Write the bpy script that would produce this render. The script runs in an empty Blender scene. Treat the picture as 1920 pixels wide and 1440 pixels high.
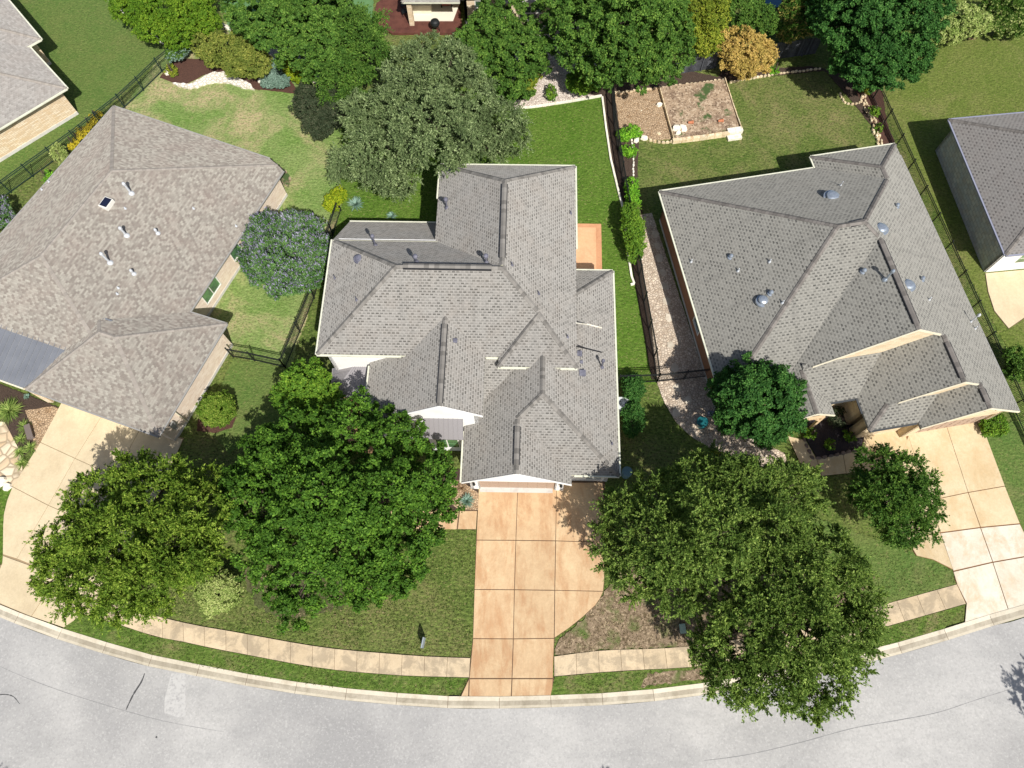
import bpy, math, random
import numpy as np
from mathutils import Matrix, Vector
random.seed(7); RNG = np.random.default_rng(7)
C = bpy.context.scene.collection
SC = bpy.context.scene

# ------------------------------------------------------------------ camera
F = 1350.0; HC = 47.0; CX, CY = 960.0, 720.0; NX, NY = 977.0, 1264.0   # photo pixels (1920 wide)
def nrm(v): v = np.array(v, float); return v / np.linalg.norm(v)
Zw = -nrm([NX - CX, -(NY - CY), -F]); up = np.array([0, 1.0, 0])
Yw = nrm(up - up.dot(Zw) * Zw); Xw = np.cross(Yw, Zw); RM = np.array([Xw, Yw, Zw])
cam = bpy.data.cameras.new('camera'); camo = bpy.data.objects.new('camera', cam); C.objects.link(camo)
cam.sensor_fit = 'HORIZONTAL'; cam.sensor_width = 36.0; cam.lens = 36.0 * F / 1920.0
cam.clip_start = 0.5; cam.clip_end = 2000
M4 = Matrix([list(RM[0]) + [0], list(RM[1]) + [0], list(RM[2]) + [HC], [0, 0, 0, 1]])
camo.matrix_world = M4
SC.camera = camo
SC.render.resolution_x = 1024; SC.render.resolution_y = 768

# ------------------------------------------------------------------ sky, sun, exposure
SUN_EL = math.radians(49.0); SUN_DIR = nrm([0.415 * math.cos(SUN_EL), -0.91 * math.cos(SUN_EL), math.sin(SUN_EL)])
w = bpy.data.worlds.new("World"); SC.world = w; w.use_nodes = True
nt = w.node_tree; bg = nt.nodes['Background']; sky = nt.nodes.new('ShaderNodeTexSky')
sky.sky_type = 'NISHITA'; sky.sun_disc = False; sky.sun_elevation = SUN_EL
sky.sun_rotation = math.atan2(SUN_DIR[0], SUN_DIR[1]); sky.air_density = 1.0; sky.dust_density = 2.0; sky.ozone_density = 0.6
nt.links.new(sky.outputs[0], bg.inputs[0]); bg.inputs[1].default_value = 0.08
sl = bpy.data.lights.new('sun', 'SUN'); sl.energy = 4.5; sl.angle = math.radians(0.55); sl.color = (1.0, 0.965, 0.915)
so = bpy.data.objects.new('sun', sl); C.objects.link(so); so.location = (20, -40, 60)
so.rotation_euler = Vector(SUN_DIR).to_track_quat('Z', 'Y').to_euler()
SC.view_settings.view_transform = 'Standard'; SC.view_settings.look = 'None'
SC.view_settings.exposure = 0.38; SC.view_settings.gamma = 1.0; SC.view_settings.use_curve_mapping = False
SC.render.engine = 'CYCLES'; SC.cycles.max_bounces = 6; SC.cycles.transparent_max_bounces = 4

# ------------------------------------------------------------------ pixel helpers: a traced pixel becomes a real point at its own height
def G(x, y, h=0.0):
    r = RM @ np.array([x - CX, -(y - CY), -F]); t = (h - HC) / r[2]
    return np.array([0, 0, HC]) + r * t
def g2(x, y, h=0.0): p = G(x, y, h); return (float(p[0]), float(p[1]))
def ray(x, y): return nrm(RM @ np.array([x - CX, -(y - CY), -F]))

# ------------------------------------------------------------------ materials
def lin(c):
    return tuple(((v / 255) / 12.92 if v / 255 <= 0.04045 else ((v / 255 + 0.055) / 1.055) ** 2.4) for v in c)
def newmat(name, rough=0.8, spec=0.3):
    m = bpy.data.materials.new(name); m.use_nodes = True
    b = m.node_tree.nodes['Principled BSDF']; b.inputs['Roughness'].default_value = rough
    b.inputs['Specular IOR Level'].default_value = spec
    return m, m.node_tree, b
def N(t, typ, **kw):
    n = t.nodes.new(typ)
    for k, v in kw.items(): setattr(n, k, v)
    return n
def coord(t, which='Object'): return N(t, 'ShaderNodeTexCoord').outputs[which]
def noise(t, vec, scale, detail=4, rough=0.6, dist=0.0):
    n = N(t, 'ShaderNodeTexNoise'); n.inputs['Scale'].default_value = scale; n.inputs['Detail'].default_value = detail
    n.inputs['Roughness'].default_value = rough; n.inputs['Distortion'].default_value = dist
    t.links.new(vec, n.inputs['Vector']); return n.outputs[0]
def remap(t, s, lo, hi, a=0.0, b=1.0):
    n = N(t, 'ShaderNodeMapRange'); n.inputs[1].default_value = lo; n.inputs[2].default_value = hi
    n.inputs[3].default_value = a; n.inputs[4].default_value = b; t.links.new(s, n.inputs[0]); return n.outputs[0]
def mix(t, fac, a, b, mode='MIX'):
    n = N(t, 'ShaderNodeMix', data_type='RGBA', blend_type=mode)
    for i, s in ((0, fac), (6, a), (7, b)):
        if isinstance(s, (int, float)): n.inputs[i].default_value = s
        elif isinstance(s, tuple): n.inputs[i].default_value = (*s[:3], 1)
        else: t.links.new(s, n.inputs[i])
    return n.outputs[2]
def mapping(t, vec, sc=(1, 1, 1), rot=(0, 0, 0)):
    n = N(t, 'ShaderNodeMapping'); n.inputs['Scale'].default_value = sc; n.inputs['Rotation'].default_value = rot
    t.links.new(vec, n.inputs['Vector']); return n.outputs[0]
def bump(t, b, h, strength, dist=0.02):
    n = N(t, 'ShaderNodeBump'); n.inputs['Strength'].default_value = strength; n.inputs['Distance'].default_value = dist
    t.links.new(h, n.inputs['Height']); t.links.new(n.outputs[0], b.inputs['Normal'])
def surf(name, c0, layers=(), rough=0.85, spec=0.25, bmp=None, island=0.0, metallic=0.0):
    """layers: (colour, scale, lo, hi, detail) laid over c0 by noise masks"""
    m, t, b = newmat(name, rough, spec); v = coord(t); col = c0
    for L in layers:
        c, s, lo, hi = L[:4]; d = L[4] if len(L) > 4 else 4
        vv = mapping(t, v, L[5]) if len(L) > 5 else v
        col = mix(t, remap(t, noise(t, vv, s, d), lo, hi), col, c)
    if island > 0:
        gi = N(t, 'ShaderNodeNewGeometry').outputs['Random Per Island']
        k = remap(t, gi, 0, 1, 1 - island, 1 + island)
        cb = N(t, 'ShaderNodeCombineColor'); [t.links.new(k, cb.inputs[i]) for i in range(3)]
        col = mix(t, 1.0, col, cb.outputs[0], 'MULTIPLY')
    if isinstance(col, tuple): b.inputs['Base Color'].default_value = (*col, 1)
    else: t.links.new(col, b.inputs['Base Color'])
    b.inputs['Metallic'].default_value = metallic
    if bmp: bump(t, b, noise(t, v, bmp[0], 5), bmp[1], bmp[2] if len(bmp) > 2 else 0.02)
    return m
def grassmat(name, c0, c1, dry, drylo, dryhi, dryscale=0.22, tan=(0.26, 0.22, 0.10), gr=0.55):
    m, t, b = newmat(name, 0.95, 0.15); v = coord(t)
    col = mix(t, remap(t, noise(t, v, 0.38, 6, 0.68), 0.36, 0.64), c0, c1)
    dm = N(t, 'ShaderNodeMath', operation='MULTIPLY')
    t.links.new(remap(t, noise(t, v, dryscale, 5, 0.62, 0.8), drylo, dryhi), dm.inputs[0])
    t.links.new(remap(t, noise(t, v, 3.0, 5, 0.8), 0.3, 0.6, 0.2, 1.0), dm.inputs[1])
    col = mix(t, dm.outputs[0], col, dry)
    fine = noise(t, v, 6.0, 2, 0.7)
    col = mix(t, remap(t, fine, 0.36, 0.52, gr, 0), col, tuple(k * 0.38 for k in c0))
    strands = noise(t, mapping(t, v, (1.6, 4.2, 1), (0, 0, 0.5)), 1.7, 2, 0.7)
    col = mix(t, remap(t, strands, 0.5, 0.64, 0, gr), col, tuple(min(1, k * 1.6) for k in c1))
    sp = remap(t, noise(t, v, 5.5, 2, 0.7), 0.60, 0.68, 0, gr)
    col = mix(t, sp, col, tan)
    t.links.new(col, b.inputs['Base Color']); bump(t, b, fine, 1.0, 0.10)
    return m
def concrete(name, c0, c1, stain, joints=0.0, stlo=0.52, sthi=0.72, island=0.06, amt=0.7, st=(1.25, 0.8)):
    m, t, b = newmat(name, 0.9, 0.2); v = coord(t)
    col = mix(t, remap(t, noise(t, v, 0.5, 6, 0.7), 0.35, 0.65), c0, c1)
    col = mix(t, remap(t, noise(t, mapping(t, v, (*st, 1)), 0.55, 7, 0.72, 0.35), stlo, sthi, 0, amt), col, stain)
    col = mix(t, remap(t, noise(t, v, 7, 6, 0.85), 0.35, 0.62, 0.22, 0), col, tuple(k * 0.4 for k in c0))
    col = mix(t, remap(t, noise(t, v, 2.2, 6, 0.8), 0.56, 0.74, 0, 0.35), col, tuple(k * 0.8 for k in stain))
    col = mix(t, remap(t, noise(t, v, 5.0, 4, 0.9), 0.68, 0.76, 0, 0.5), col, tuple(k * 0.4 for k in stain))
    gi = N(t, 'ShaderNodeNewGeometry').outputs['Random Per Island']; k = remap(t, gi, 0, 1, 1 - island, 1 + island)
    cb = N(t, 'ShaderNodeCombineColor'); [t.links.new(k, cb.inputs[i]) for i in range(3)]
    col = mix(t, 1.0, col, cb.outputs[0], 'MULTIPLY')
    t.links.new(col, b.inputs['Base Color']); bump(t, b, noise(t, v, 12, 5), 0.3, 0.015)
    return m
def pebbles(name, cols, scale, gap=(0.03, 0.025, 0.02), rough=0.8):
    m, t, b = newmat(name, rough, 0.25); v = coord(t)
    vo = N(t, 'ShaderNodeTexVoronoi', feature='F1'); vo.inputs['Scale'].default_value = scale; t.links.new(v, vo.inputs['Vector'])
    sep = N(t, 'ShaderNodeSeparateColor'); t.links.new(vo.outputs['Color'], sep.inputs[0])
    rp = N(t, 'ShaderNodeValToRGB'); rp.color_ramp.interpolation = 'LINEAR'
    el = rp.color_ramp.elements
    for i, c in enumerate(cols):
        e = el[i] if i < 2 else el.new(0.5)
        e.position = i / (len(cols) - 1); e.color = (*c, 1)
    t.links.new(sep.outputs[0], rp.inputs[0])
    ve = N(t, 'ShaderNodeTexVoronoi', feature='DISTANCE_TO_EDGE'); ve.inputs['Scale'].default_value = scale; t.links.new(v, ve.inputs['Vector'])
    col = mix(t, remap(t, ve.outputs[0], 0.0, 0.14), gap, rp.outputs[0])
    t.links.new(col, b.inputs['Base Color']); bump(t, b, remap(t, ve.outputs[0], 0, 0.3), 0.8, 0.03)
    return m
def bricks(name, c1, c2, mortar, bw=0.24, rh=0.08, ms=0.012, rough=0.85, uv=True, warp=None):
    m, t, b = newmat(name, rough, 0.2); v = coord(t, 'UV')
    br = N(t, 'ShaderNodeTexBrick'); t.links.new(v, br.inputs['Vector'])
    br.inputs['Color1'].default_value = (*c1, 1); br.inputs['Color2'].default_value = (*c2, 1); br.inputs['Mortar'].default_value = (*mortar, 1)
    for k, val in (('Scale', 1.0), ('Mortar Size', ms), ('Brick Width', bw), ('Row Height', rh), ('Bias', 0.0), ('Mortar Smooth', 0.3)): br.inputs[k].default_value = val
    col = mix(t, remap(t, noise(t, v, 2.0, 5, 0.7), 0.4, 0.75, 0, 0.45), br.outputs['Color'], warp or tuple(k * 0.7 for k in c2))
    t.links.new(col, b.inputs['Base Color']); bump(t, b, br.outputs['Fac'], -0.3, 0.01)
    return m
def shingles(name, light, dark, line, tab=0.30, row=0.145, wear=(0.2, 0.13, 0.1), wearamt=0.3, blotch=0.0, frac=0.5):
    """laminated shingles: rows across the slope, dark tabs scattered along each row"""
    m, t, b = newmat(name, 0.95, 0.15); v = coord(t, 'UV'); b.inputs['Diffuse Roughness'].default_value = 0.6
    sx = N(t, 'ShaderNodeSeparateXYZ'); t.links.new(v, sx.inputs[0])
    def frc(out, period, off=0.0):
        a = N(t, 'ShaderNodeMath', operation='MULTIPLY_ADD'); t.links.new(out, a.inputs[0]); a.inputs[1].default_value = 1 / period; a.inputs[2].default_value = off
        f = N(t, 'ShaderNodeMath', operation='FRACT'); t.links.new(a.outputs[0], f.inputs[0]); return f.outputs[0], a.outputs[0]
    fy, ry = frc(sx.outputs[1], row)
    # alternate rows shift by half a tab
    fl = N(t, 'ShaderNodeMath', operation='FLOOR'); t.links.new(ry, fl.inputs[0])
    hf = N(t, 'ShaderNodeMath', operation='MULTIPLY'); t.links.new(fl.outputs[0], hf.inputs[0]); hf.inputs[1].default_value = 0.5
    ux = N(t, 'ShaderNodeMath', operation='MULTIPLY_ADD'); t.links.new(sx.outputs[0], ux.inputs[0]); ux.inputs[1].default_value = 1 / tab; t.links.new(hf.outputs[0], ux.inputs[2])
    fx = N(t, 'ShaderNodeMath', operation='FRACT'); t.links.new(ux.outputs[0], fx.inputs[0])
    tabm = remap(t, fx.outputs[0], frac, frac + 0.04)               # dark cut-out part of every tab
    fu = N(t, 'ShaderNodeMath', operation='FLOOR'); t.links.new(ux.outputs[0], fu.inputs[0])
    cx = N(t, 'ShaderNodeCombineXYZ'); t.links.new(fu.outputs[0], cx.inputs[0]); t.links.new(fl.outputs[0], cx.inputs[1])
    wn = N(t, 'ShaderNodeTexWhiteNoise', noise_dimensions='2D'); t.links.new(cx.outputs[0], wn.inputs['Vector']); wv = wn.outputs['Value']
    amt = remap(t, wv, 0, 1, 0.15, 1.0)
    mm = N(t, 'ShaderNodeMath', operation='MULTIPLY'); t.links.new(tabm, mm.inputs[0]); t.links.new(amt, mm.inputs[1])
    m3 = N(t, 'ShaderNodeMath', operation='MULTIPLY'); t.links.new(mm.outputs[0], m3.inputs[0]); t.links.new(remap(t, fy, 0.50, 0.58, 1, 0.12), m3.inputs[1]); mm = m3
    col = mix(t, mm.outputs[0], light, dark)
    if blotch > 0:
        col2 = mix(t, remap(t, wv, 0.1, 0.9), light, dark); col = mix(t, blotch, col, col2)
    col = mix(t, remap(t, fy, 0.0, 0.2, 0.45, 0.0), col, line)      # shadow line under each course
    col = mix(t, remap(t, noise(t, v, 0.5, 5, 0.7), 0.45, 0.8, 0, wearamt), col, wear)
    col = mix(t, remap(t, noise(t, mapping(t, v, (1.6, .22, 1)), 1.0, 4, .7), .52, .72, 0, .28), col, line)
    col = mix(t, remap(t, noise(t, v, 5.0, 6, 0.85), 0.35, 0.6, 0.34, 0), col, line)
    t.links.new(col, b.inputs['Base Color']); bump(t, b, fy, -0.35, 0.012)
    return m
def leafmat(name, dark, mid, tip, trans=0.35, rough=0.55, hue2=None):
    m = bpy.data.materials.new(name); m.use_nodes = True; t = m.node_tree
    b = t.nodes['Principled BSDF']; out = t.nodes['Material Output']
    b.inputs['Roughness'].default_value = 0.65; b.inputs['Specular IOR Level'].default_value = 0.15
    gi = N(t, 'ShaderNodeNewGeometry').outputs['Random Per Island']
    rp = N(t, 'ShaderNodeValToRGB'); e = rp.color_ramp.elements
    e[0].position = 0.0; e[0].color = (*dark, 1); e[1].position = 1.0; e[1].color = (*tip, 1)
    k = e.new(0.55); k.color = (*mid, 1)
    t.links.new(gi, rp.inputs[0]); col = rp.outputs[0]
    v = coord(t); col = mix(t, remap(t, noise(t, v, 0.8, 3), 0.42, 0.62, 0, 0.7), col, hue2 or dark)
    t.links.new(col, b.inputs['Base Color'])
    tr = N(t, 'ShaderNodeBsdfTranslucent'); tc = mix(t, 1.0, col, (1.0, 1.0, 0.45), 'MULTIPLY'); t.links.new(tc, tr.inputs[0])
    ms = N(t, 'ShaderNodeMixShader'); ms.inputs[0].default_value = trans * .65
    t.links.new(b.outputs[0], ms.inputs[1]); t.links.new(tr.outputs[0], ms.inputs[2]); t.links.new(ms.outputs[0], out.inputs[0])
    return m

# ------------------------------------------------------------------ mesh builder
class MB:
    def __init__(s): s.v = []; s.f = []; s.uv = []
    def add(s, verts, faces, uvs=None):
        o = len(s.v); s.v += [tuple(map(float, p)) for p in verts]
        for i, fc in enumerate(faces):
            s.f.append(tuple(o + k for k in fc))
            s.uv.append(uvs[i] if uvs else None)
    def box(s, x0, x1, y0, y1, z0, z1, fr=None):
        P = [(x, y, z) for z in (z0, z1) for x, y in ((x0, y0), (x1, y0), (x1, y1), (x0, y1))]
        if fr: P = [(*fr(p[0], p[1]), p[2]) for p in P]
        s.add(P, [(3, 2, 1, 0), (4, 5, 6, 7), (0, 1, 5, 4), (1, 2, 6, 5), (2, 3, 7, 6), (3, 0, 4, 7)])
    def prism(s, poly, z0, z1):
        """poly ccw; z0/z1 numbers or lists per vertex"""
        n = len(poly); a = z0 if isinstance(z0, (list, tuple)) else [z0] * n; b = z1 if isinstance(z1, (list, tuple)) else [z1] * n
        V = [(p[0], p[1], a[i]) for i, p in enumerate(poly)] + [(p[0], p[1], b[i]) for i, p in enumerate(poly)]
        s.add(V, [tuple(range(n - 1, -1, -1)), tuple(range(n, 2 * n))] + [(i, (i + 1) % n, n + (i + 1) % n, n + i) for i in range(n)])
    def beam(s, a, b, w, h=None, upv=(0, 0, 1)):
        a = np.array(a, float); b = np.array(b, float); h = h or w; d = nrm(b - a); u = np.array(upv, float)
        if abs(d.dot(u)) > 0.98: u = np.array([1.0, 0, 0])
        x = nrm(np.cross(d, u)) * w / 2; y = nrm(np.cross(x, d)) * h / 2
        V = [p + i * x + j * y for p in (a, b) for i, j in ((-1, -1), (1, -1), (1, 1), (-1, 1))]
        s.add(V, [(0, 1, 2, 3), (7, 6, 5, 4), (0, 4, 5, 1), (1, 5, 6, 2), (2, 6, 7, 3), (3, 7, 4, 0)])
    def tube(s, pts, rad, n=7, cap=True):
        pts = [np.array(p, float) for p in pts]; o = len(s.v); R = []
        for i, p in enumerate(pts):
            d = nrm(pts[min(i + 1, len(pts) - 1)] - pts[max(i - 1, 0)]); u = np.array([0, 0, 1.0]) if abs(d[2]) < 0.9 else np.array([1.0, 0, 0])
            x = nrm(np.cross(d, u)); y = np.cross(x, d); r = rad[i] if isinstance(rad, (list, tuple)) else rad
            R += [p + r * (math.cos(k * 2 * math.pi / n) * x + math.sin(k * 2 * math.pi / n) * y) for k in range(n)]
        fc = [(i * n + k, (i + 1) * n + k, (i + 1) * n + (k + 1) % n, i * n + (k + 1) % n) for i in range(len(pts) - 1) for k in range(n)]
        if cap: fc += [tuple(range(n)), tuple((len(pts) - 1) * n + k for k in range(n - 1, -1, -1))]
        s.add(R, fc)
    def lathe(s, c, prof, n=14):
        """prof: (radius, z) list; c=(x,y,z)"""
        V = [(c[0] + r * math.cos(k * 2 * math.pi / n), c[1] + r * math.sin(k * 2 * math.pi / n), c[2] + z) for r, z in prof for k in range(n)]
        m = len(prof)
        fc = [(i * n + k, i * n + (k + 1) % n, (i + 1) * n + (k + 1) % n, (i + 1) * n + k) for i in range(m - 1) for k in range(n)]
        fc += [tuple(range(n - 1, -1, -1)), tuple((m - 1) * n + k for k in range(n))]
        s.add(V, fc)
    def build(s, name, mat, parent=None, base=None, smooth=False, autouv=True):
        if base is None and parent is not None: base = tuple(parent.location)
        base = base or (0, 0, 0)
        me = bpy.data.meshes.new(name); V = np.array(s.v, float) - np.array(base, float)
        me.from_pydata(V.tolist(), [], s.f); me.materials.append(mat)
        if autouv:
            uvl = me.uv_layers.new(name='UVMap'); A = np.array(s.v)
            buf = []
            for i, fc in enumerate(s.f):
                if s.uv[i] is not None: buf += [c for p in s.uv[i] for c in p]; continue
                p = A[list(fc)]; nn = np.cross(p[1] - p[0], p[2] - p[0]) if len(p) < 4 else np.cross(p[2] - p[0], p[3] - p[1])
                L = np.linalg.norm(nn); nn = nn / L if L > 1e-12 else np.array([0, 0, 1.0])
                if abs(nn[2]) > 0.7: q = p[:, :2]
                else:
                    tx = nrm([-nn[1], nn[0], 0]); q = np.stack([p @ tx, p[:, 2]], 1)
                buf += q.reshape(-1).tolist()
            uvl.data.foreach_set('uv', buf)
        if smooth: me.polygons.foreach_set('use_smooth', [True] * len(me.polygons))
        o = bpy.data.objects.new(name, me); C.objects.link(o)
        if parent is not None: o.parent = parent
        else: o.location = base
        return o
def thing(name, label, cat, loc, group=None):
    o = bpy.data.objects.new(name, None); C.objects.link(o); o.location = tuple(map(float, loc)); o.empty_display_size = 0.3
    o['label'] = label; o['category'] = cat
    if group: o['group'] = group
    bpy.context.view_layer.update(); return o
def tag(o, label, cat, group=None, kind=None):
    o['label'] = label; o['category'] = cat
    if group: o['group'] = group
    if kind: o['kind'] = kind
    return o
def structure(o, label=None):
    o['kind'] = 'structure'
    if label: o['label'] = label
    return o
class SubParent:            # a sub-part keeps its part's frame
    pass
def sub(mb, name, mat, part, root, **k):
    """child of a part: part meshes sit at the root's origin, so share its base"""
    o = mb.build(name, mat, None, base=tuple(root.location), **k); o.parent = part; o.location = (0, 0, 0); return o

# ------------------------------------------------------------------ palette
WHITE = surf('white_stucco', (0.80, 0.79, 0.76), [((0.7, 0.68, 0.63), 0.8, 0.5, 0.8)], 0.9, bmp=(40, 0.2, 0.01))
CREAM = surf('cream_paint', (0.72, 0.66, 0.5), [((0.62, 0.55, 0.4), 1.0, 0.5, 0.8)], 0.8)
GUTTER = surf('cream_gutter', (0.66, 0.66, 0.52), [((0.5, 0.5, 0.4), 2.0, 0.5, 0.8)], 0.5, 0.4)
FASCIA = surf('fascia', (0.6, 0.55, 0.45), [], 0.8)
DARKG = surf('dark_gutter', (0.05, 0.055, 0.06), [], 0.5, 0.5)
GREYG = surf('grey_gutter', (0.30, 0.29, 0.27), [], 0.5, 0.4)
BRICK_L = bricks('pale_brick', (0.66, 0.52, 0.40), (0.80, 0.68, 0.55), (0.72, 0.64, 0.54), 0.32, 0.12, warp=(0.58, 0.44, 0.34))
BRICK_LF = bricks('tan_limestone', (0.60, 0.46, 0.30), (0.78, 0.68, 0.52), (0.45, 0.36, 0.25), 0.45, 0.13, 0.02, warp=(0.6, 0.4, 0.2))
STONE_RF = bricks('grey_limestone', (0.50, 0.51, 0.50), (0.68, 0.66, 0.60), (0.38, 0.38, 0.37), 0.5, 0.3, 0.02, warp=(0.42, 0.25, 0.09))
BRICK_R = bricks('brown_brick', (0.28, 0.13, 0.075), (0.35, 0.18, 0.10), (0.22, 0.14, 0.09), 0.22, 0.08)
STONE_R = bricks('cream_limestone', (0.62, 0.48, 0.30), (0.75, 0.63, 0.44), (0.5, 0.42, 0.3), 0.5, 0.18, 0.015)
FOUND = surf('foundation', (0.55, 0.53, 0.49), [((0.4, 0.38, 0.35), 2, 0.5, 0.8)], 0.9)
ROOF_C = shingles('shingle_weathered', (0.345, 0.33, 0.302), (0.105, 0.10, 0.09), (0.10, 0.096, 0.088), 0.27, 0.175, (0.27, 0.22, 0.175), 0.35, frac=0.27)
ROOF_R = shingles('shingle_grey_green', (0.315, 0.305, 0.27), (0.075, 0.074, 0.068), (0.10, 0.098, 0.09), 0.30, 0.19, (0.25, 0.235, 0.20), 0.3, frac=0.38)
ROOF_L = shingles('shingle_brown', (0.365, 0.345, 0.295), (0.20, 0.175, 0.15), (0.19, 0.17, 0.15), 0.20, 0.14, (0.27, 0.205, 0.175), 0.5, blotch=0.9)
ROOF_LF = shingles('shingle_pale', (0.35, 0.335, 0.31), (0.21, 0.195, 0.18), (0.22, 0.2, 0.18), 0.2, 0.14, (0.32, 0.26, 0.22), 0.3, blotch=0.6)
ROOF_RF = shingles('shingle_brown_grey', (0.27, 0.258, 0.24), (0.09, 0.087, 0.082), (0.11, 0.095, 0.09), 0.32, 0.19, (0.22, 0.17, 0.15), 0.3)
CAP_C = surf('ridge_shingle', (0.19, 0.178, 0.16), [], 0.95, island=0.28)
CAP_R = surf('ridge_shingle_brown', (0.165, 0.15, 0.135), [], 0.95, island=0.22)
CAP_L = surf('ridge_shingle_pale', (0.29, 0.26, 0.225), [], 0.95, island=0.12)
VENTBOX = surf('ridge_vent_black', (0.025, 0.025, 0.028), [], 0.7)
SEAM = surf('standing_seam_grey', (0.235, 0.245, 0.265), [((0.20, 0.21, 0.23), 0.8, 0.4, 0.7)], 0.4, 0.5, metallic=0.3)
SEAM2 = surf('standing_seam_taupe', (0.27, 0.255, 0.26), [], 0.4, 0.5, metallic=0.2)
GALV = surf('galvanised_metal', (0.42, 0.47, 0.52), [((0.3, 0.34, 0.4), 6, 0.4, 0.7)], 0.35, 0.6, metallic=0.6)
DARKPIPE = surf('painted_pipe', (0.10, 0.10, 0.13), [((0.2, 0.2, 0.24), 3, 0.4, 0.7)], 0.5, 0.4)
LEAD = surf('grey_flashing', (0.5, 0.52, 0.54), [], 0.5, 0.4)
GLASS = surf('window_glass', (0.03, 0.05, 0.045), [((0.06, 0.13, 0.06), 1.2, 0.4, 0.6)], 0.06, 0.8)  # green patches in the colour stand in for reflected lawn
GLASS_G = surf('window_glass_painted_lawn_reflection', (0.10, 0.22, 0.09), [((0.05, 0.10, 0.06), 1.5, 0.4, 0.6)], 0.08, 0.8)  # lawn reflection painted as the pane's own green colour
FRAME = surf('window_frame', (0.75, 0.73, 0.66), [], 0.6)
DOOR_T = surf('taupe_garage_door', (0.38, 0.28, 0.21), [], 0.7)
DOOR_W = surf('white_garage_door', (0.78, 0.76, 0.7), [], 0.7)
IRON = surf('black_iron', (0.012, 0.014, 0.014), [], 0.5, 0.4)
IRON_G = surf('green_black_iron', (0.012, 0.03, 0.028), [], 0.5, 0.4)
GREYFENCE = surf('dark_board_fence', (0.075, 0.08, 0.09), [((0.045, 0.045, 0.05), 5, 0.4, 0.7)], 0.8, island=.45)
WOOD = surf('red_brown_deck', (0.13, 0.05, 0.035), [((0.08, 0.03, 0.022), 1.5, 0.4, 0.7)], 0.75, bmp=(9, 0.3))
TIMBER = surf('cream_timber', (0.66, 0.48, 0.29), [], 0.8)
BARK = surf('bark', (0.075, 0.055, 0.04), [((0.12, 0.095, 0.075), 7, 0.45, 0.65)], 0.95, bmp=(14, 0.8, 0.03))
EDGE = surf('white_limestone', (0.78, 0.74, 0.62), [((0.55, 0.5, 0.38), 3.0, 0.5, 0.75)], 0.9, bmp=(9, 0.5, 0.03), island=0.10)
TANST = surf('tan_limestone_block', (0.62, 0.5, 0.32), [((0.42, 0.28, 0.14), 2.2, 0.5, 0.75), ((0.75, 0.68, 0.5), 5, 0.5, 0.7)], 0.9, bmp=(9, 0.5, 0.03), island=0.16)
MULCH = surf('dark_mulch', (0.075, 0.052, 0.038), [((0.035, 0.022, 0.016), 14, 0.4, 0.7), ((0.13, 0.09, 0.065), 22, 0.55, 0.7)], 0.95, bmp=(20, 1.0, 0.05))
MULCHR = surf('red_brown_mulch', (0.105, 0.052, 0.036), [((0.05, 0.026, 0.02), 14, 0.4, 0.7)], 0.95, bmp=(20, 1.0, 0.05))
DIRT = surf('dry_dirt', (0.36, 0.26, 0.17), [((0.20, 0.135, 0.09), 0.9, 0.46, 0.62, 6), ((0.50, 0.39, 0.27), 5, 0.5, 0.62, 3), ((0.12, 0.08, 0.05), 6, 0.56, 0.66, 2), ((0.06, 0.10, 0.03), 0.55, 0.56, 0.62, 5)], 0.95, bmp=(14, 0.9, 0.05))
LEAFLIT = surf('leaf_litter', (0.25, 0.185, 0.12), [((0.13, 0.095, 0.055), 5, 0.45, 0.62, 2), ((0.40, 0.31, 0.2), 6.5, 0.54, 0.66, 2), ((0.10, 0.14, 0.035), 0.6, 0.50, 0.64)], 0.95, bmp=(18, 1.0, 0.05))
GRAVEL_T = pebbles('tan_pea_gravel', [(0.34, 0.22, 0.12), (0.52, 0.38, 0.24), (0.74, 0.60, 0.43), (0.40, 0.28, 0.17)], 6.5, (0.13, 0.085, 0.05))
GRAVEL_R = pebbles('river_rock', [(0.72, 0.60, 0.46), (0.44, 0.35, 0.26), (0.86, 0.78, 0.65), (0.62, 0.53, 0.42)], 5.5, (0.24, 0.185, 0.135))
GRAVEL_W = pebbles('white_gravel', [(0.62, 0.52, 0.44), (0.8, 0.72, 0.62), (0.5, 0.42, 0.36)], 7.0, (0.2, 0.15, 0.12))
TERRA = surf('terracotta', (0.45, 0.17, 0.085), [], 0.8)

ASPHALT = None
def asphalt():
    m, t, b = newmat('worn_asphalt', 0.92, 0.25); v = coord(t)
    col = mix(t, remap(t, noise(t, v, 0.13, 5, 0.5, 0.4), 0.36, 0.62), (0.315, 0.308, 0.297), (0.445, 0.433, 0.41))
    col = mix(t, remap(t, noise(t, mapping(t, v, (0.5, 1.3, 1)), 0.45, 4, 0.6, 0.3), 0.5, 0.72, 0, 0.4), col, (0.27, 0.268, 0.26))
    col = mix(t, remap(t, noise(t, v, 7.0, 2, 0.7), 0.36, 0.52, 0.24, 0), col, (0.20, 0.198, 0.19))
    col = mix(t, remap(t, noise(t, v, 9.0, 1, 0.6), 0.56, 0.72, 0, 0.28), col, (0.62, 0.605, 0.57))
    col = mix(t, remap(t, noise(t, v, 1.7, 3, 0.7), 0.72, 0.76, 0, 0.5), col, (0.14, 0.14, 0.14))
    t.links.new(col, b.inputs['Base Color']); bump(t, b, noise(t, v, 40, 3), 0.5, 0.01); return m
ASPHALT = asphalt()
PATCH = surf('asphalt_patch', (0.475, 0.465, 0.44), [((0.43, 0.42, 0.40), 3, 0.4, 0.7), ((0.34, 0.33, 0.32), 7, 0.5, 0.7, 2)], 0.95)
TAR = surf('tar_seal', (0.07, 0.07, 0.07), [], 0.8)
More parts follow.
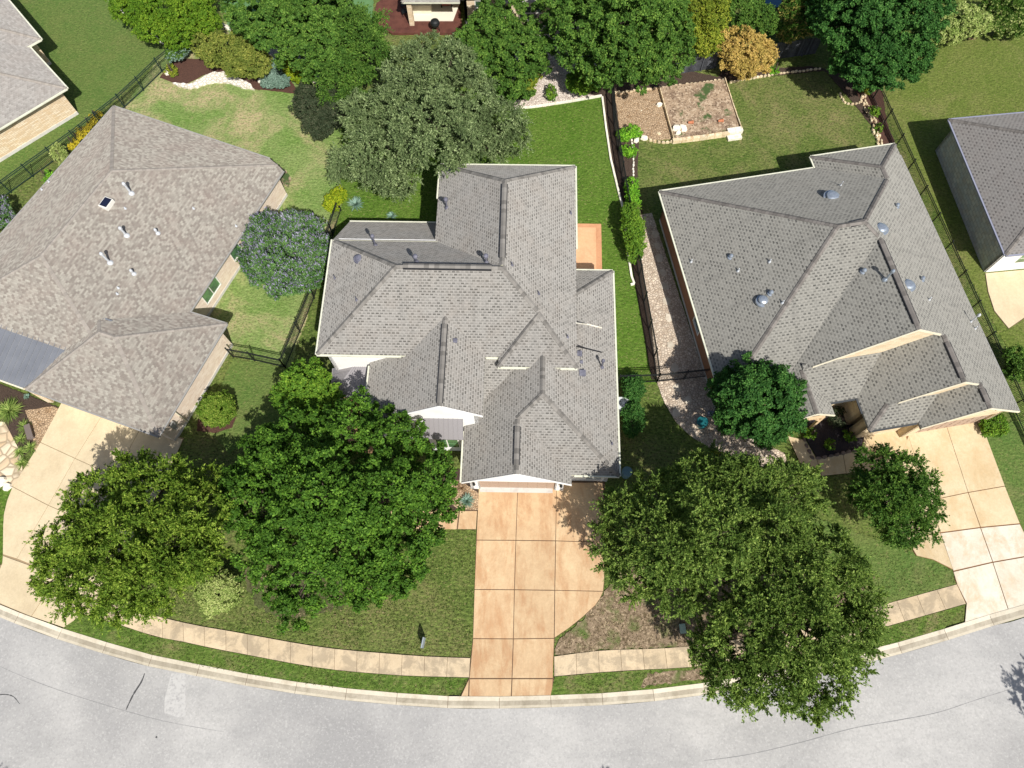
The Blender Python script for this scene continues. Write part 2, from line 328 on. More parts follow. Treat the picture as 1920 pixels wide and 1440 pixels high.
KERB = concrete('kerb_concrete', (0.56, 0.50, 0.385), (0.64, 0.58, 0.46), (0.36, 0.30, 0.21), island=0.10)
GUT2 = concrete('gutter_lip', (0.52, 0.46, 0.35), (0.60, 0.54, 0.42), (0.33, 0.28, 0.2), island=0.08)
GUT = concrete('gutter_concrete', (0.42, 0.37, 0.285), (0.53, 0.475, 0.37), (0.22, 0.185, 0.13), stlo=0.42, sthi=0.66, island=0.09)
WALK = concrete('buff_pavement', (0.56, 0.44, 0.285), (0.64, 0.515, 0.345), (0.34, 0.275, 0.19), stlo=0.46, sthi=0.56, island=0.07, st=(1.6, 1.6))
DRIVE_C = concrete('terracotta_stained_concrete', (0.52, 0.355, 0.205), (0.64, 0.475, 0.285), (0.42, 0.215, 0.10), stlo=0.46, sthi=0.62, island=0.06, amt=0.65, st=(1.6, .5))
DRIVE_L = concrete('sand_concrete', (0.60, 0.49, 0.315), (0.66, 0.55, 0.365), (0.48, 0.38, 0.245), island=0.03, stlo=.46, sthi=.66, amt=.5)
DRIVE_R = concrete('buff_concrete', (0.58, 0.46, 0.28), (0.65, 0.54, 0.355), (0.50, 0.34, 0.17), island=0.05, stlo=.46, sthi=.66, amt=.6)
DRIVE_B = concrete('bleached_concrete', (0.62, 0.555, 0.43), (0.70, 0.65, 0.54), (0.54, 0.37, 0.20), stlo=0.48, sthi=0.66, island=0.05)
JOINT = surf('joint', (0.12, 0.075, 0.045), [], 0.95)
PATIO = concrete('patio_concrete', (0.62, 0.36, 0.19), (0.68, 0.42, 0.24), (0.5, 0.25, 0.13), island=0.03)
PATIO_B = concrete('patio_border', (0.52, 0.26, 0.135), (0.58, 0.31, 0.165), (0.35, 0.14, 0.07), island=0.03)

GR_FRONT = grassmat('front_turf', (0.072, 0.112, 0.022), (0.105, 0.142, 0.032), (0.185, 0.165, 0.07), 0.46, 0.70, gr=0.75)
GR_VERGE = grassmat('verge_turf', (0.066, 0.125, 0.018), (0.10, 0.15, 0.028), (0.20, 0.17, 0.08), 0.5, 0.72, 0.5)
GR_VIVID = grassmat('green_turf', (0.066, 0.135, 0.014), (0.095, 0.158, 0.024), (0.16, 0.19, 0.06), 0.58, 0.82)
GR_PALE = grassmat('pale_turf', (0.125, 0.215, 0.045), (0.20, 0.26, 0.085), (0.44, 0.34, 0.20), 0.46, 0.62, 0.20, gr=0.45)
GR_OLIVE = grassmat('olive_turf', (0.064, 0.115, 0.018), (0.115, 0.142, 0.036), (0.21, 0.18, 0.08), 0.44, 0.68, 0.3, gr=0.6)
GR_LEFT = grassmat('mown_turf', (0.082, 0.145, 0.030), (0.12, 0.158, 0.042), (0.2, 0.17, 0.08), 0.58, 0.82, gr=0.4)
GR_FIELD = grassmat('wide_turf', (0.098, 0.140, 0.024), (0.128, 0.155, 0.036), (0.22, 0.195, 0.08), 0.5, 0.8, gr=0.45)

# ------------------------------------------------------------------ ground sheets
def clean(poly):
    a = sum(poly[i][0] * poly[(i + 1) % len(poly)][1] - poly[(i + 1) % len(poly)][0] * poly[i][1] for i in range(len(poly)))
    return poly if a > 0 else poly[::-1]
def smoothline(pts, k=6, closed=False):
    P = [np.array(p, float) for p in pts]; out = []; n = len(P); rng = range(n if closed else n - 1)
    for i in rng:
        p0 = P[(i - 1) % n] if closed or i > 0 else P[i]; p1 = P[i]; p2 = P[(i + 1) % n]; p3 = P[(i + 2) % n] if closed or i + 2 < n else P[(i + 1) % n]
        for j in range(k):
            t = j / k; out.append(tuple(0.5 * ((2 * p1) + (-p0 + p2) * t + (2 * p0 - 5 * p1 + 4 * p2 - p3) * t * t + (-p0 + 3 * p1 - 3 * p2 + p3) * t ** 3)))
    if not closed: out.append(tuple(P[-1]))
    return out
def sheet(name, px, z, mat, label=None, world=False, rough=0.0, thick=None):
    pl = [(p if world else g2(*p)) for p in px]; pl = clean([tuple(p) for p in pl])
    if rough > 0:   # ragged natural border
        q = []
        for i in range(len(pl)):
            a = np.array(pl[i]); b = np.array(pl[(i + 1) % len(pl)]); L = np.linalg.norm(b - a); m = max(1, int(L / 0.22))
            nv = nrm([-(b - a)[1], (b - a)[0]]) if L > 0 else np.zeros(2)
            q += [tuple(a + (b - a) * j / m + nv * random.uniform(-rough, rough)) for j in range(m)]
        pl = q
    mb = MB(); mb.prism(pl, z - (thick or 0.06), z) if thick is None or thick > 0 else None
    return structure(mb.build(name, mat), label)
def inset_slabs(mb, quads, gap=0.018, z=0.03):
    for q in quads:
        c = np.mean(np.array(q), 0); Q = []
        for p in q:
            d = c - np.array(p); L = np.linalg.norm(d); Q.append(tuple(np.array(p) + d / L * gap * 2.0))
        mb.prism(clean(Q), -0.08, z)

base = MB(); base.add([(-400, -300, 0), (400, -300, 0), (400, 500, 0), (-400, 500, 0)], [(0, 1, 2, 3)])
structure(base.build('ground', GR_FRONT), 'front lawn turf in olive and dull green reaching beyond the houses')
Z1 = 0.006
sheet('lawn', [(-400, -500), (340, -500), (345, -40), (232, 10), (310, 92), (-60, 440), (-500, 640)], Z1, GR_LEFT, 'smooth mown green lawn beside the far left house', rough=0.10)
sheet('lawn', [(312, 92), (420, 40), (640, 40), (640, 380), (592, 540), (545, 690), (437, 668), (300, 520), (230, 203)], 0.012, GR_PALE, 'pale patchy lawn behind the brown roofed house', rough=0.10)
sheet('lawn', [(640, 170), (1005, 160), (1132, 178), (1165, 330), (1232, 720), (1160, 722), (900, 700), (640, 640), (598, 560), (640, 385)], 0.018, GR_VIVID, 'vivid green back lawn of the white stucco house', rough=0.10)
sheet('lawn', [(1134, 100), (1640, 60), (1668, 230), (1770, 430), (1880, 660), (1700, 700), (1240, 700), (1200, 500), (1165, 330)], 0.024, GR_OLIVE, 'olive green back lawn behind the grey roofed house', rough=0.10)
sheet('lawn', [(1640, -60), (2400, -100), (2400, 800), (1990, 800), (1880, 640), (1770, 430), (1668, 230)], 0.03, GR_FIELD, 'wide yellow green lawn around the far right house', rough=0.10)
sheet('lawn', [(400, -80), (700, -90), (700, 60), (600, 70), (505, 80), (430, 60)], 0.036, surf('synthetic_turf', (0.11, 0.22, 0.085), [((0.09, 0.18, 0.07), 1, 0.4, 0.7)], 0.95), 'smooth blue green lawn glimpsed between the hedges', rough=0.10)
sheet('lawn', [(1838, 800), (2100, 760), (2100, 1010), (1922, 1010)], 0.036, GR_LEFT, 'green strip of lawn right of the bleached driveway', rough=0.10)
sheet('lawn', [(-200, 918), (7, 918), (24, 914), (8, 960), (7, 1056), (-200, 1110)], 0.042, GR_VIVID, 'green lawn sliver left of the sand driveway', rough=0.10)
sheet('lawn', [(437, 672), (545, 690), (600, 760), (430, 850), (380, 800)], 0.042, GR_LEFT, 'green lawn beside the pale brick garage wall', rough=0.10)
sheet('lawn', [(1450, 940), (1717, 1040), (1749, 1048), (1786, 1068), (1794, 1096), (1640, 1140), (1560, 1100)], 0.042, GR_LEFT, 'bright green wedge of lawn left of the bleached driveway', rough=0.10)

# road, gutter and kerb (traced, then carried on outside the frame)
road_edge = [(-420, 985), (-150, 1095), (0, 1157), (75, 1187), (161, 1215), (262, 1245), (337, 1261), (469, 1287), (600, 1307), (712, 1319), (847, 1328), (963, 1328), (1037, 1326), (1180, 1319), (1313, 1304), (1420, 1287), (1530, 1265), (1637, 1239), (1707, 1221), (1787, 1197), (1863, 1173), (1920, 1158), (2100, 1090), (2400, 950)]
kerb_back = [(-420, 955), (-150, 1065), (0, 1131), (49, 1152), (157, 1189), (262, 1225), (375, 1253), (487, 1276), (600, 1291), (712, 1300), (863, 1308), (960, 1308), (1063, 1304), (1180, 1295), (1320, 1282), (1420, 1266), (1530, 1246), (1637, 1220), (1693, 1202), (1807, 1168), (1920, 1138), (2100, 1072), (2400, 930)]
RE = smoothline([g2(*p) for p in road_edge]); KB = smoothline([g2(*p) for p in kerb_back])
def resample(pl, step):
    P = np.array(pl, float); L = np.r_[0, np.cumsum(np.linalg.norm(np.diff(P, axis=0), axis=1))]; n = max(2, int(L[-1] / step))
    S = np.linspace(0, L[-1], n + 1); return list(np.stack([np.interp(S, L, P[:, 0]), np.interp(S, L, P[:, 1])], 1))
def offset(pl, d):
    P = [np.array(p) for p in pl]; out = []
    for i in range(len(P)):
        t = nrm(P[min(i + 1, len(P) - 1)] - P[max(i - 1, 0)]); out.append(P[i] + d * np.array([t[1], -t[0]]))
    return out
RE_ = [np.array(p) for p in RE]
far_edge = offset(RE, 8.0)
sheet('road', [tuple(p) for p in RE] + [tuple(p) for p in far_edge][::-1], 0.048, ASPHALT, 'worn pale grey asphalt street curving along the bottom', world=True)
def closest(pl, p):
    A = np.array(pl); return tuple(A[np.argmin(np.linalg.norm(A - np.array(p), axis=1))])
def kerb(edge, width_in, name, label):
    """gutter pan then a low kerb; edge runs left to right, kerb on its left-hand side"""
    W = [[np.array(p) for p in offset(edge, -width_in * k)] if k else [np.array(p) for p in edge] for k in (0, .22, .62, .99)]
    zs = (.052, .058, .066, .105)
    for j, (nm, mt, lb) in enumerate((('gutter', GUT2, ', clean lip of the gutter'), ('gutter', GUT, ', stained gutter pan'), (name, KERB, ''))):
        mb = MB(); A, B = W[j], W[j + 1]
        for i in range(len(A) - 1):
            t = nrm(A[i + 1] - A[i]) * .012; q = [A[i] + t, A[i + 1] - t, B[i + 1] - t, B[i] + t]
            cl = clean([tuple(p) for p in q]); zz = [zs[j + 1] if min(np.linalg.norm(np.array(p) - q[2]), np.linalg.norm(np.array(p) - q[3])) < 1e-6 else zs[j] for p in cl]
            mb.prism(cl, -0.05, zz)
        structure(mb.build(nm, mt), label + lb)
    structure(MBstrip(edge, offset(edge, -width_in * .98)), 'dark seams under ' + label)
def MBstrip(A, B):
    mb = MB(); q = clean([tuple(p) for p in A] + [tuple(p) for p in B][::-1]); mb.prism(q, -0.05, .0495); return mb.build('joint_bed', JOINT)
rs = resample(RE, 3.0)
kerb([tuple(p) for p in rs], 0.66, 'kerb', 'pale concrete kerb along the near side of the street')
kerb([tuple(p) for p in resample(far_edge, 3.0)][::-1], 0.66, 'kerb', 'pale concrete kerb on the far side of the street')

# pavement slabs
def pavement(top, bot, n, name, label, mat=WALK):
    T = smoothline([g2(*p) for p in top]); B = smoothline([g2(*p) for p in bot])
    def at(pl, t):
        P = np.array(pl); L = np.r_[0, np.cumsum(np.linalg.norm(np.diff(P, axis=0), axis=1))]; s = t * L[-1]
        return np.array([np.interp(s, L, P[:, 0]), np.interp(s, L, P[:, 1])])
    mb = MB(); jb = MB()
    for i in range(n):
        e = 0.0075 / 1.0 / n
        a, b = i / n + e, (i + 1) / n - e
        mb.prism(clean([tuple(at(B, a)), tuple(at(B, b)), tuple(at(T, b)), tuple(at(T, a))]), -0.05, 0.075)
    structure(mb.build(name, mat), label)
    q = [tuple(at(B, k / 40)) for k in range(41)] + [tuple(at(T, k / 40)) for k in range(40, -1, -1)]
    jb.prism(clean(q), -0.05, 0.055); structure(jb.build('joint_bed', JOINT), 'dark joints under ' + label)
pavement([(157, 1108), (276, 1150), (360, 1171), (412, 1180), (484, 1193), (555, 1206), (630, 1217), (720, 1225), (800, 1231), (882, 1234)],
         [(157, 1150), (227, 1172), (292, 1193), (349, 1204), (403, 1216), (472, 1229), (551, 1244), (630, 1256), (697, 1262), (767, 1267), (880, 1270)], 18, 'pavement', 'buff pavement slabs left of the terracotta driveway')
pavement([(1039, 1231), (1127, 1220), (1213, 1217), (1293, 1212), (1400, 1196), (1530, 1170), (1663, 1132), (1793, 1096)],
         [(1039, 1268), (1130, 1260), (1213, 1255), (1300, 1250), (1420, 1232), (1530, 1210), (1635, 1182), (1810, 1132)], 19, 'pavement', 'buff pavement slabs right of the terracotta driveway')

def along(pl, a, b):
    A = np.array(pl); i = int(np.argmin(np.linalg.norm(A - np.array(a), axis=1))); j = int(np.argmin(np.linalg.norm(A - np.array(b), axis=1))); return [tuple(p) for p in A[i:j + 1]]
kbd = [tuple(p) for p in offset([tuple(p) for p in rs], -.655)]
for lb, A, B, top in (('green verge strip between the kerb and the left pavement', (157, 1189), (863, 1308), [(157, 1152), (227, 1173), (292, 1194), (349, 1205), (403, 1217), (472, 1230), (551, 1245), (630, 1257), (697, 1263), (767, 1268), (879, 1271)]),
                      ('thin green verge strip between the kerb and the right pavement', (1063, 1304), (1807, 1168), [(1040, 1269), (1130, 1261), (1213, 1256), (1300, 1251), (1420, 1233), (1530, 1211), (1635, 1183), (1810, 1133)])):
    sheet('verge', along(kbd, g2(*A), g2(*B)) + [g2(*p) for p in top][::-1], .088, GR_VERGE, lb, world=True)
# centre driveway: slabs with dark joints
ZD = 0.085
def driveway(name, outline, quads, mat, label, jm=JOINT, gap=0.016, z=ZD):
    sheet('joint_bed', outline, z - 0.03, jm, 'dark joints of ' + label)
    mb = MB()
    for q in quads: inset_slabs(mb, [[g2(*p) for p in q]], gap, z)
    return structure(mb.build(name, mat), label)
cv = smoothline([(1133, 1060), (1133, 1085), (1131, 1107), (1125, 1122), (1116, 1135), (1093, 1157), (1066, 1178), (1040, 1196)], 4)
driveway('driveway', [(898, 905), (1134, 900)] + cv + [(1038, 1231), (1036, 1268), (1063, 1306), (862, 1309), (880, 1270), (883, 1234), (887, 1198), (893, 1013)],
  [[(898, 906), (971, 906), (967.3, 1013.5), (893.3, 1013)], [(971, 906), (1043.8, 906), (1041.7, 1014.5), (967.3, 1013.5)], [(1043.5, 905), (1131, 905), (1133, 1017), (1041.7, 1014.5)],
   [(893.3, 1013), (967.3, 1013.5), (964.5, 1106), (889.5, 1105.5)], [(967.3, 1013.5), (1041.7, 1014.5), (1040, 1107), (964.5, 1106)], [(1041.7, 1014.5), (1133, 1017), (1133, 1085), (1131, 1109), (1040, 1107)],
   [(889.5, 1105.5), (964.5, 1106), (962.5, 1198), (886.7, 1197.5)], [(964.5, 1106), (1040, 1107), (1039, 1197), (962.5, 1198)], [(1040, 1107), (1131, 1109), (1125, 1122), (1116, 1135), (1093, 1157), (1066, 1178), (1039.2, 1196)],
   [(886.7, 1197.5), (962.5, 1198), (961.3, 1236), (884, 1236)][:0] or [(886.7, 1197.5), (962.5, 1198), (960, 1272), (880, 1272)], [(962.5, 1198), (1039, 1197), (1037, 1272), (960, 1272)],
   [(880, 1273), (960, 1273), (958.5, 1309), (879, 1309)], [(960, 1273), (1037, 1273), (1036, 1307), (958.5, 1309)], [(879.2, 1274), (878, 1309), (863, 1309)], [(1037.6, 1274), (1062, 1306), (1037, 1307)]],
  DRIVE_C, 'terracotta stained concrete driveway of the white stucco house')
driveway('walkway', [(895, 957), (893, 993), (700, 990), (560, 920), (600, 880), (720, 955)], [[(862, 958), (895, 958), (893, 993), (858, 993)], [(790, 957), (861, 958), (857, 993), (780, 992)], [(700, 955), (789, 957), (779, 992), (690, 988)]], DRIVE_C, 'short terracotta walkway leading off the driveway to the front door')
# left driveway
driveway('driveway', [(119, 750), (345, 822), (300, 920), (230, 1040), (180, 1110), (157, 1189), (49, 1152), (-160, 1066), (-40, 1075), (6, 1058), (8, 966), (25, 913), (77, 830)],
  [[(119, 751), (193, 779), (142, 860), (77, 830)], [(193, 779), (268, 798), (215, 893), (142, 860)], [(268, 798), (344, 824), (300, 925), (215, 893)],
   [(77, 830), (142, 860), (92, 948), (25, 913)], [(142, 860), (215, 893), (165, 980), (92, 948)], [(215, 893), (300, 925), (245, 1015), (165, 980)],
   [(25, 913), (92, 948), (33, 1048), (7, 1040), (7, 985), (9, 962), (15, 938)], [(92, 948), (165, 980), (110, 1079), (33, 1048)], [(165, 980), (245, 1015), (185, 1110), (110, 1079)],
   [(7, 1042), (110, 1080), (60, 1156), (-60, 1106), (-60, 1085), (0, 1070), (6, 1056)], [(110, 1080), (185, 1111), (158, 1150), (157, 1189), (60, 1156)], [(-62, 1085), (-62, 1106), (-200, 1046)]],
  DRIVE_L, 'sand coloured concrete driveway of the brown roofed house', surf('soft_joint', (0.30, 0.22, 0.13), [], 0.95), 0.012)
# right driveway
driveway('driveway', [(1696, 803), (1834, 781), (1883, 916), (1923, 1008), (1990, 1110), (1808, 1168), (1811, 1132), (1792, 1095), (1786, 1069), (1749, 1050), (1717, 1042), (1701, 1013), (1651, 960), (1690, 851)],
  [[(1697, 804), (1771, 792), (1814, 924), (1742, 939)], [(1771, 792), (1834, 781), (1883, 912), (1814, 924)], [(1742, 939), (1814, 924), (1837, 989), (1762, 999)], [(1814, 924), (1883, 912), (1911, 982), (1837, 989)],
   [(1702, 818), (1742, 939), (1762, 999), (1700, 1012), (1650, 960), (1690, 850)], [(1700, 1012), (1762, 999), (1786, 1068), (1749, 1050), (1717, 1042)]],
  DRIVE_R, 'buff concrete driveway of the grey roofed house', surf('rust_joint', (0.20, 0.10, 0.045), [], 0.95), 0.016)
mbb = MB(); inset_slabs(mbb, [[g2(*p) for p in q] for q in ([(1762, 1000), (1837, 990), (1860, 1054), (1786, 1071)], [(1837, 990), (1911, 983), (1940, 1040), (1860, 1054)], [(1786, 1072), (1860, 1055), (1890, 1146), (1808, 1168), (1811, 1132), (1793, 1096)], [(1860, 1055), (1940, 1041), (1990, 1114), (1890, 1146)])], 0.016, ZD)
structure(mbb.build('driveway_apron', DRIVE_B), 'bleached white apron of the right hand driveway')
driveway('walkway', [(1476, 818), (1510, 826), (1531, 862), (1615, 843), (1620, 812), (1640, 790), (1740, 770), (1699, 817), (1712, 874), (1656, 880), (1540, 893), (1505, 880)],
  [[(1476, 818), (1510, 826), (1531, 862), (1540, 893), (1505, 880)], [(1531, 862), (1580, 852), (1586, 888), (1540, 893)], [(1580, 852), (1616, 844), (1650, 838), (1655, 880), (1586, 888)], [(1620, 812), (1640, 790), (1740, 770), (1698, 817), (1710, 874), (1656, 880), (1651, 838), (1616, 843)]], DRIVE_R, 'shaded buff walkway to the porch of the grey roofed house', surf('walk_joint', (0.15, 0.09, 0.05), [], 0.95), 0.012, z=.078)
driveway('driveway', [(1846, 513), (2000, 499), (2000, 560), (1920, 598), (1890, 617), (1863, 584), (1851, 547)], [[(1846, 513), (1990, 500), (1990, 560), (1921, 596), (1890, 617), (1863, 584), (1851, 547)]], DRIVE_L, 'cream concrete drive in front of the far right house')

# street marks
mb = MB(); P = [g2(322, 1262), g2(349, 1262), g2(349, 1343), g2(333, 1345), g2(309, 1336), g2(309, 1312)]; mb.prism(clean(P), 0.0, 0.053); structure(mb.build('road_patch', PATCH), 'pale rectangular patch in the asphalt')
def crack(name, px, wpx, label, mat=TAR):
    mb = MB(); P = smoothline([g2(*p) for p in px], 5); n = len(P)
    for i in range(n - 1):
        a, b = np.array(P[i]), np.array(P[i + 1]); t = nrm(b - a); nv = np.array([-t[1], t[0]])
        w0 = wpx * (0.5 + 0.5 * math.sin(math.pi * (i + 0.5) / n)) * random.uniform(0.6, 1.2); w1 = w0
        mb.prism(clean([tuple(a - nv * w0), tuple(b - nv * w1), tuple(b + nv * w1), tuple(a + nv * w0)]), 0.02, 0.0515)
    return structure(mb.build(name, mat), label)
crack('tar_mark', [(272, 1262), (266, 1278), (252, 1300), (243, 1318), (237, 1331)], 0.05, 'dark diagonal tar streak on the asphalt')
crack('tar_mark', [(-10, 1304), (10, 1302), (26, 1306), (38, 1320)], 0.03, 'thin curved tar mark at the left of the street')
CR = surf('hairline_crack', (0.22, 0.22, 0.215), [], 0.9)
crack('road_crack', [(1900, 1290), (1830, 1312), (1760, 1335), (1690, 1349), (1600, 1365), (1500, 1392), (1400, 1415), (1320, 1426)], 0.022, 'hairline crack along the street on the right', CR)
crack('road_crack', [(-20, 1240), (60, 1275), (160, 1310), (300, 1350), (420, 1372)], 0.015, 'hairline crack along the street on the left', CR)
mb = MB(); mb.lathe((*g2(294, 1382), 0.05), [(0.06, 0), (0.055, 0.006)], 10); structure(mb.build('road_stud', TAR), 'small dark survey disc in the asphalt')

# beds and gravel
ZB = 0.054
sheet('mulch_bed', [(305, 138), (330, 112), (420, 110), (520, 120), (565, 178), (540, 174), (480, 168), (430, 150), (385, 140), (350, 158), (325, 156), (300, 146)], ZB, MULCHR, 'red brown mulch bed in the back corner', rough=0.03)
sheet('gravel_bed', [(495, 78), (560, 85), (600, 130), (610, 160), (560, 150), (500, 110)], 0.06, GRAVEL_W, 'white gravel between the back hedges', rough=0.05)
sheet('gravel_bed', [(960, 60), (1060, 50), (1140, 150), (1128, 181), (1005, 203), (960, 200)], 0.06, GRAVEL_W, 'whitish gravel bed behind the stone edging', rough=0.05)
sheet('mulch_bed', [(1060, 168), (1135, 150), (1158, 165), (1172, 262), (1192, 400), (1210, 520), (1232, 712), (1222, 712), (1190, 530), (1170, 395), (1146, 300), (1129, 183)], 0.062, MULCH, 'dark mulch strip along the iron fence', rough=0.02)
sheet('gravel_bed', [(1152, 172), (1235, 165), (1262, 262), (1225, 263), (1200, 255), (1178, 262), (1163, 250)], 0.066, GRAVEL_T, 'tan pea gravel pad beside the raised bed', rough=0.04)
sheet('mulch_bed', [(1150, 158), (1300, 135), (1345, 145), (1355, 135), (1520, 125), (1650, 150), (1660, 235), (1640, 245), (1575, 165), (1545, 133), (1360, 152), (1240, 166), (1152, 174)], 0.07, MULCH, 'dark mulch bed along the back fences', rough=0.05)
sheet('mulch_bed', [(1590, 140), (1650, 145), (1662, 230), (1680, 275), (1650, 276), (1640, 240), (1610, 185)], 0.074, MULCHR, 'brown mulch bed in the corner by the iron fence', rough=0.05)
sheet('gravel_path', [(1192, 405), (1222, 400), (1262, 520), (1320, 700), (1362, 800), (1470, 850), (1480, 885), (1400, 870), (1340, 845), (1300, 822), (1270, 795), (1245, 755), (1233, 722), (1222, 616), (1207, 517)], 0.066, GRAVEL_R, 'river rock side path beside the grey roofed house', rough=0.02)
sheet('mulch_bed', [(1176, 265), (1198, 262), (1195, 330), (1205, 400), (1192, 402), (1180, 345)], 0.078, MULCH, 'mulch strip under the shrubs right of the fence', rough=0.03)
sheet('leaf_litter', [(1040, 1228), (1045, 1200), (1095, 1158), (1134, 1110), (1160, 1060), (1400, 1060), (1640, 1080), (1600, 1140), (1480, 1175), (1300, 1212), (1213, 1216), (1127, 1219)], 0.05, LEAFLIT, 'brown leaf litter and thin grass under the right tree', rough=0.10)
sheet('leaf_litter', [(1200, 1288), (1215, 1262), (1300, 1256), (1420, 1240), (1600, 1198), (1640, 1194), (1560, 1232), (1330, 1272)], 0.094, LEAFLIT, 'leaf strewn verge under the right tree', rough=0.08)
sheet('leaf_litter', [(450, 1070), (520, 1040), (640, 1050), (700, 1100), (640, 1140), (560, 1160), (480, 1140)], 0.05, surf('thin_turf', (0.095, 0.11, 0.04), [((0.17, 0.13, 0.08), 0.6, 0.45, 0.7), ((0.07, 0.10, 0.025), 1.2, 0.5, 0.7), ((0.04, 0.04, 0.015), 9, 0.4, 0.7), ((0.3, 0.24, 0.14), 26, 0.62, 0.75)], 0.95, bmp=(18, 1, 0.05)), 'thin worn turf under the left oak', rough=0.2)
sheet('mulch_bed', [(590, 930), (860, 880), (897, 905), (896, 958), (840, 960), (640, 1000)], 0.05, MULCH, 'mulch bed left of the garage', rough=0.05)
sheet('gravel_bed', [(830, 905), (862, 900), (897, 925), (896, 956), (860, 956), (835, 935)], 0.062, GRAVEL_T, 'tan gravel pocket beside the garage wall', rough=0.03)
sheet('mulch_bed', [(1495, 775), (1600, 760), (1620, 810), (1614, 842), (1532, 860), (1512, 826)], 0.07, surf('black_mulch', (0.03, 0.025, 0.028), [((0.06, 0.05, 0.05), 15, 0.5, 0.7)], 0.95, bmp=(20, 1, 0.05)), 'black mulch courtyard bed by the porch', rough=0.02)
sheet('mulch_bed', [(0, 720), (113, 765), (120, 800), (78, 828), (40, 860), (0, 870)], 0.05, MULCH, 'mulch by the left porch', rough=0.03)
sheet('gravel_bed', [(48, 770), (100, 762), (113, 768), (88, 812), (66, 845), (60, 800)], 0.062, GRAVEL_T, 'tan pebble bed beside the sand driveway', rough=0.03)
sheet('flagstone_patio', [(-80, 780), (10, 792), (40, 850), (44, 890), (24, 912), (0, 905), (-80, 880)], 0.066, pebbles('flagstone', [(0.62, 0.5, 0.33), (0.72, 0.62, 0.45), (0.55, 0.4, 0.24)], 1.6, (0.32, 0.25, 0.16)), 'tan flagstones at the left edge of the frame')
sheet('mulch_bed', [(372, 785), (385, 800), (430, 795), (446, 775), (436, 802), (405, 812), (370, 808)], 0.062, MULCHR, 'mulch around the round shrub by the garage', rough=0.03)
sheet('mulch_bed', [(536, 318), (546, 335), (541, 352), (530, 345), (500, 300)], 0.062, DIRT, 'bare dirt at the corner of the brown roofed house', rough=0.02)
sheet('patio', [(1060, 420), (1127, 421), (1129, 520), (1060, 520)], 0.09, PATIO_B, 'terracotta patio border behind the white house')
sheet('patio', [(1062, 427), (1117, 428), (1118, 520), (1062, 520)], 0.096, PATIO, 'terracotta patio slab behind the white house')
# flagstone steps over the side path
mb = MB(); fs = [(1232, 455), (1236, 480), (1240, 510), (1243, 535), (1247, 560), (1250, 590), (1255, 648), (1262, 660), (1266, 690), (1275, 740), (1283, 775), (1262, 735)]
for (x, y) in [(1228, 440), (1233, 462), (1237, 485), (1243, 512), (1246, 538), (1250, 566), (1254, 597), (1257, 648), (1265, 690), (1270, 729), (1267, 775), (1290, 752)]:
    c = np.array(g2(x, y)); k = random.randint(5, 6); a0 = random.random() * 6
    mb.prism(clean([tuple(c + 0.33 * random.uniform(0.7, 1.1) * np.array([math.cos(a0 + i * 2 * math.pi / k), 1.2 * math.sin(a0 + i * 2 * math.pi / k)])) for i in range(k)]), 0.02, 0.10)
structure(mb.build('stepping_stones', surf('pale_flagstone', (0.58, 0.52, 0.42), [((0.45, 0.38, 0.28), 3, 0.4, 0.7)], 0.9, island=0.1)), 'pale flagstones set in the river rock path')

# ------------------------------------------------------------------ houses
def clip_half(poly, n, c):
    """keep n.p <= c"""
    out = []
    for i in range(len(poly)):
        a = poly[i]; b = poly[(i + 1) % len(poly)]; da = n[0] * a[0] + n[1] * a[1] - c; db = n[0] * b[0] + n[1] * b[1] - c
        if da <= 1e-9: out.append(a)
        if (da < -1e-9 and db > 1e-9) or (da > 1e-9 and db < -1e-9):
            t = da / (da - db); out.append((a[0] + (b[0] - a[0]) * t, a[1] + (b[1] - a[1]) * t))
    return out
class Solid:
    """convex roof body over an eave polygon (ccw world points); one slope per edge (None = gable), one eave height per edge"""
    def __init__(s, pts, z, slopes, over=0.45, dz=0.0):
        s.p = [tuple(map(float, q)) for q in pts]; n = len(s.p); s.z = list(z) if isinstance(z, (list, tuple)) else [z] * n
        s.z = [q + dz for q in s.z]; s.s = list(slopes); s.ov = over if isinstance(over, (list, tuple)) else [over] * n
        s.pl = []
        for i in range(n):
            a = np.array(s.p[i]); b = np.array(s.p[(i + 1) % n]); d = nrm(b - a); out = np.array([d[1], -d[0]])
            if s.s[i] is None: s.pl.append(None)
            else: g = -out * s.s[i]; s.pl.append((g[0], g[1], s.z[i] - g @ a))   # z = gx*x+gy*y+c
        s.nrm = []
        for i in range(n):
            a = np.array(s.p[i]); b = np.array(s.p[(i + 1) % n]); d = nrm(b - a); o = np.array([d[1], -d[0]]); s.nrm.append((o, float(o @ a)))
    def zat(s, x, y): return min(p[0] * x + p[1] * y + p[2] for p in s.pl if p)
    def inside(s, x, y, e=1e-6): return all(o[0] * x + o[1] * y <= c + e for o, c in s.nrm)
    def inset(s, scale=1.0, extra=0.0):
        poly = list(s.p)
        for i, (o, c) in enumerate(s.nrm): poly = clip_half(poly, o, c - s.ov[i] * scale - extra)
        return poly
    def faces(s):
        out = []
        for i, p in enumerate(s.pl):
            if not p: continue
            poly = list(s.p)
            for j, q in enumerate(s.pl):
                if q is None or j == i: continue
                poly = clip_half(poly, (p[0] - q[0], p[1] - q[1]), q[2] - p[2])
            if len(poly) > 2: out.append((i, poly))
        return out
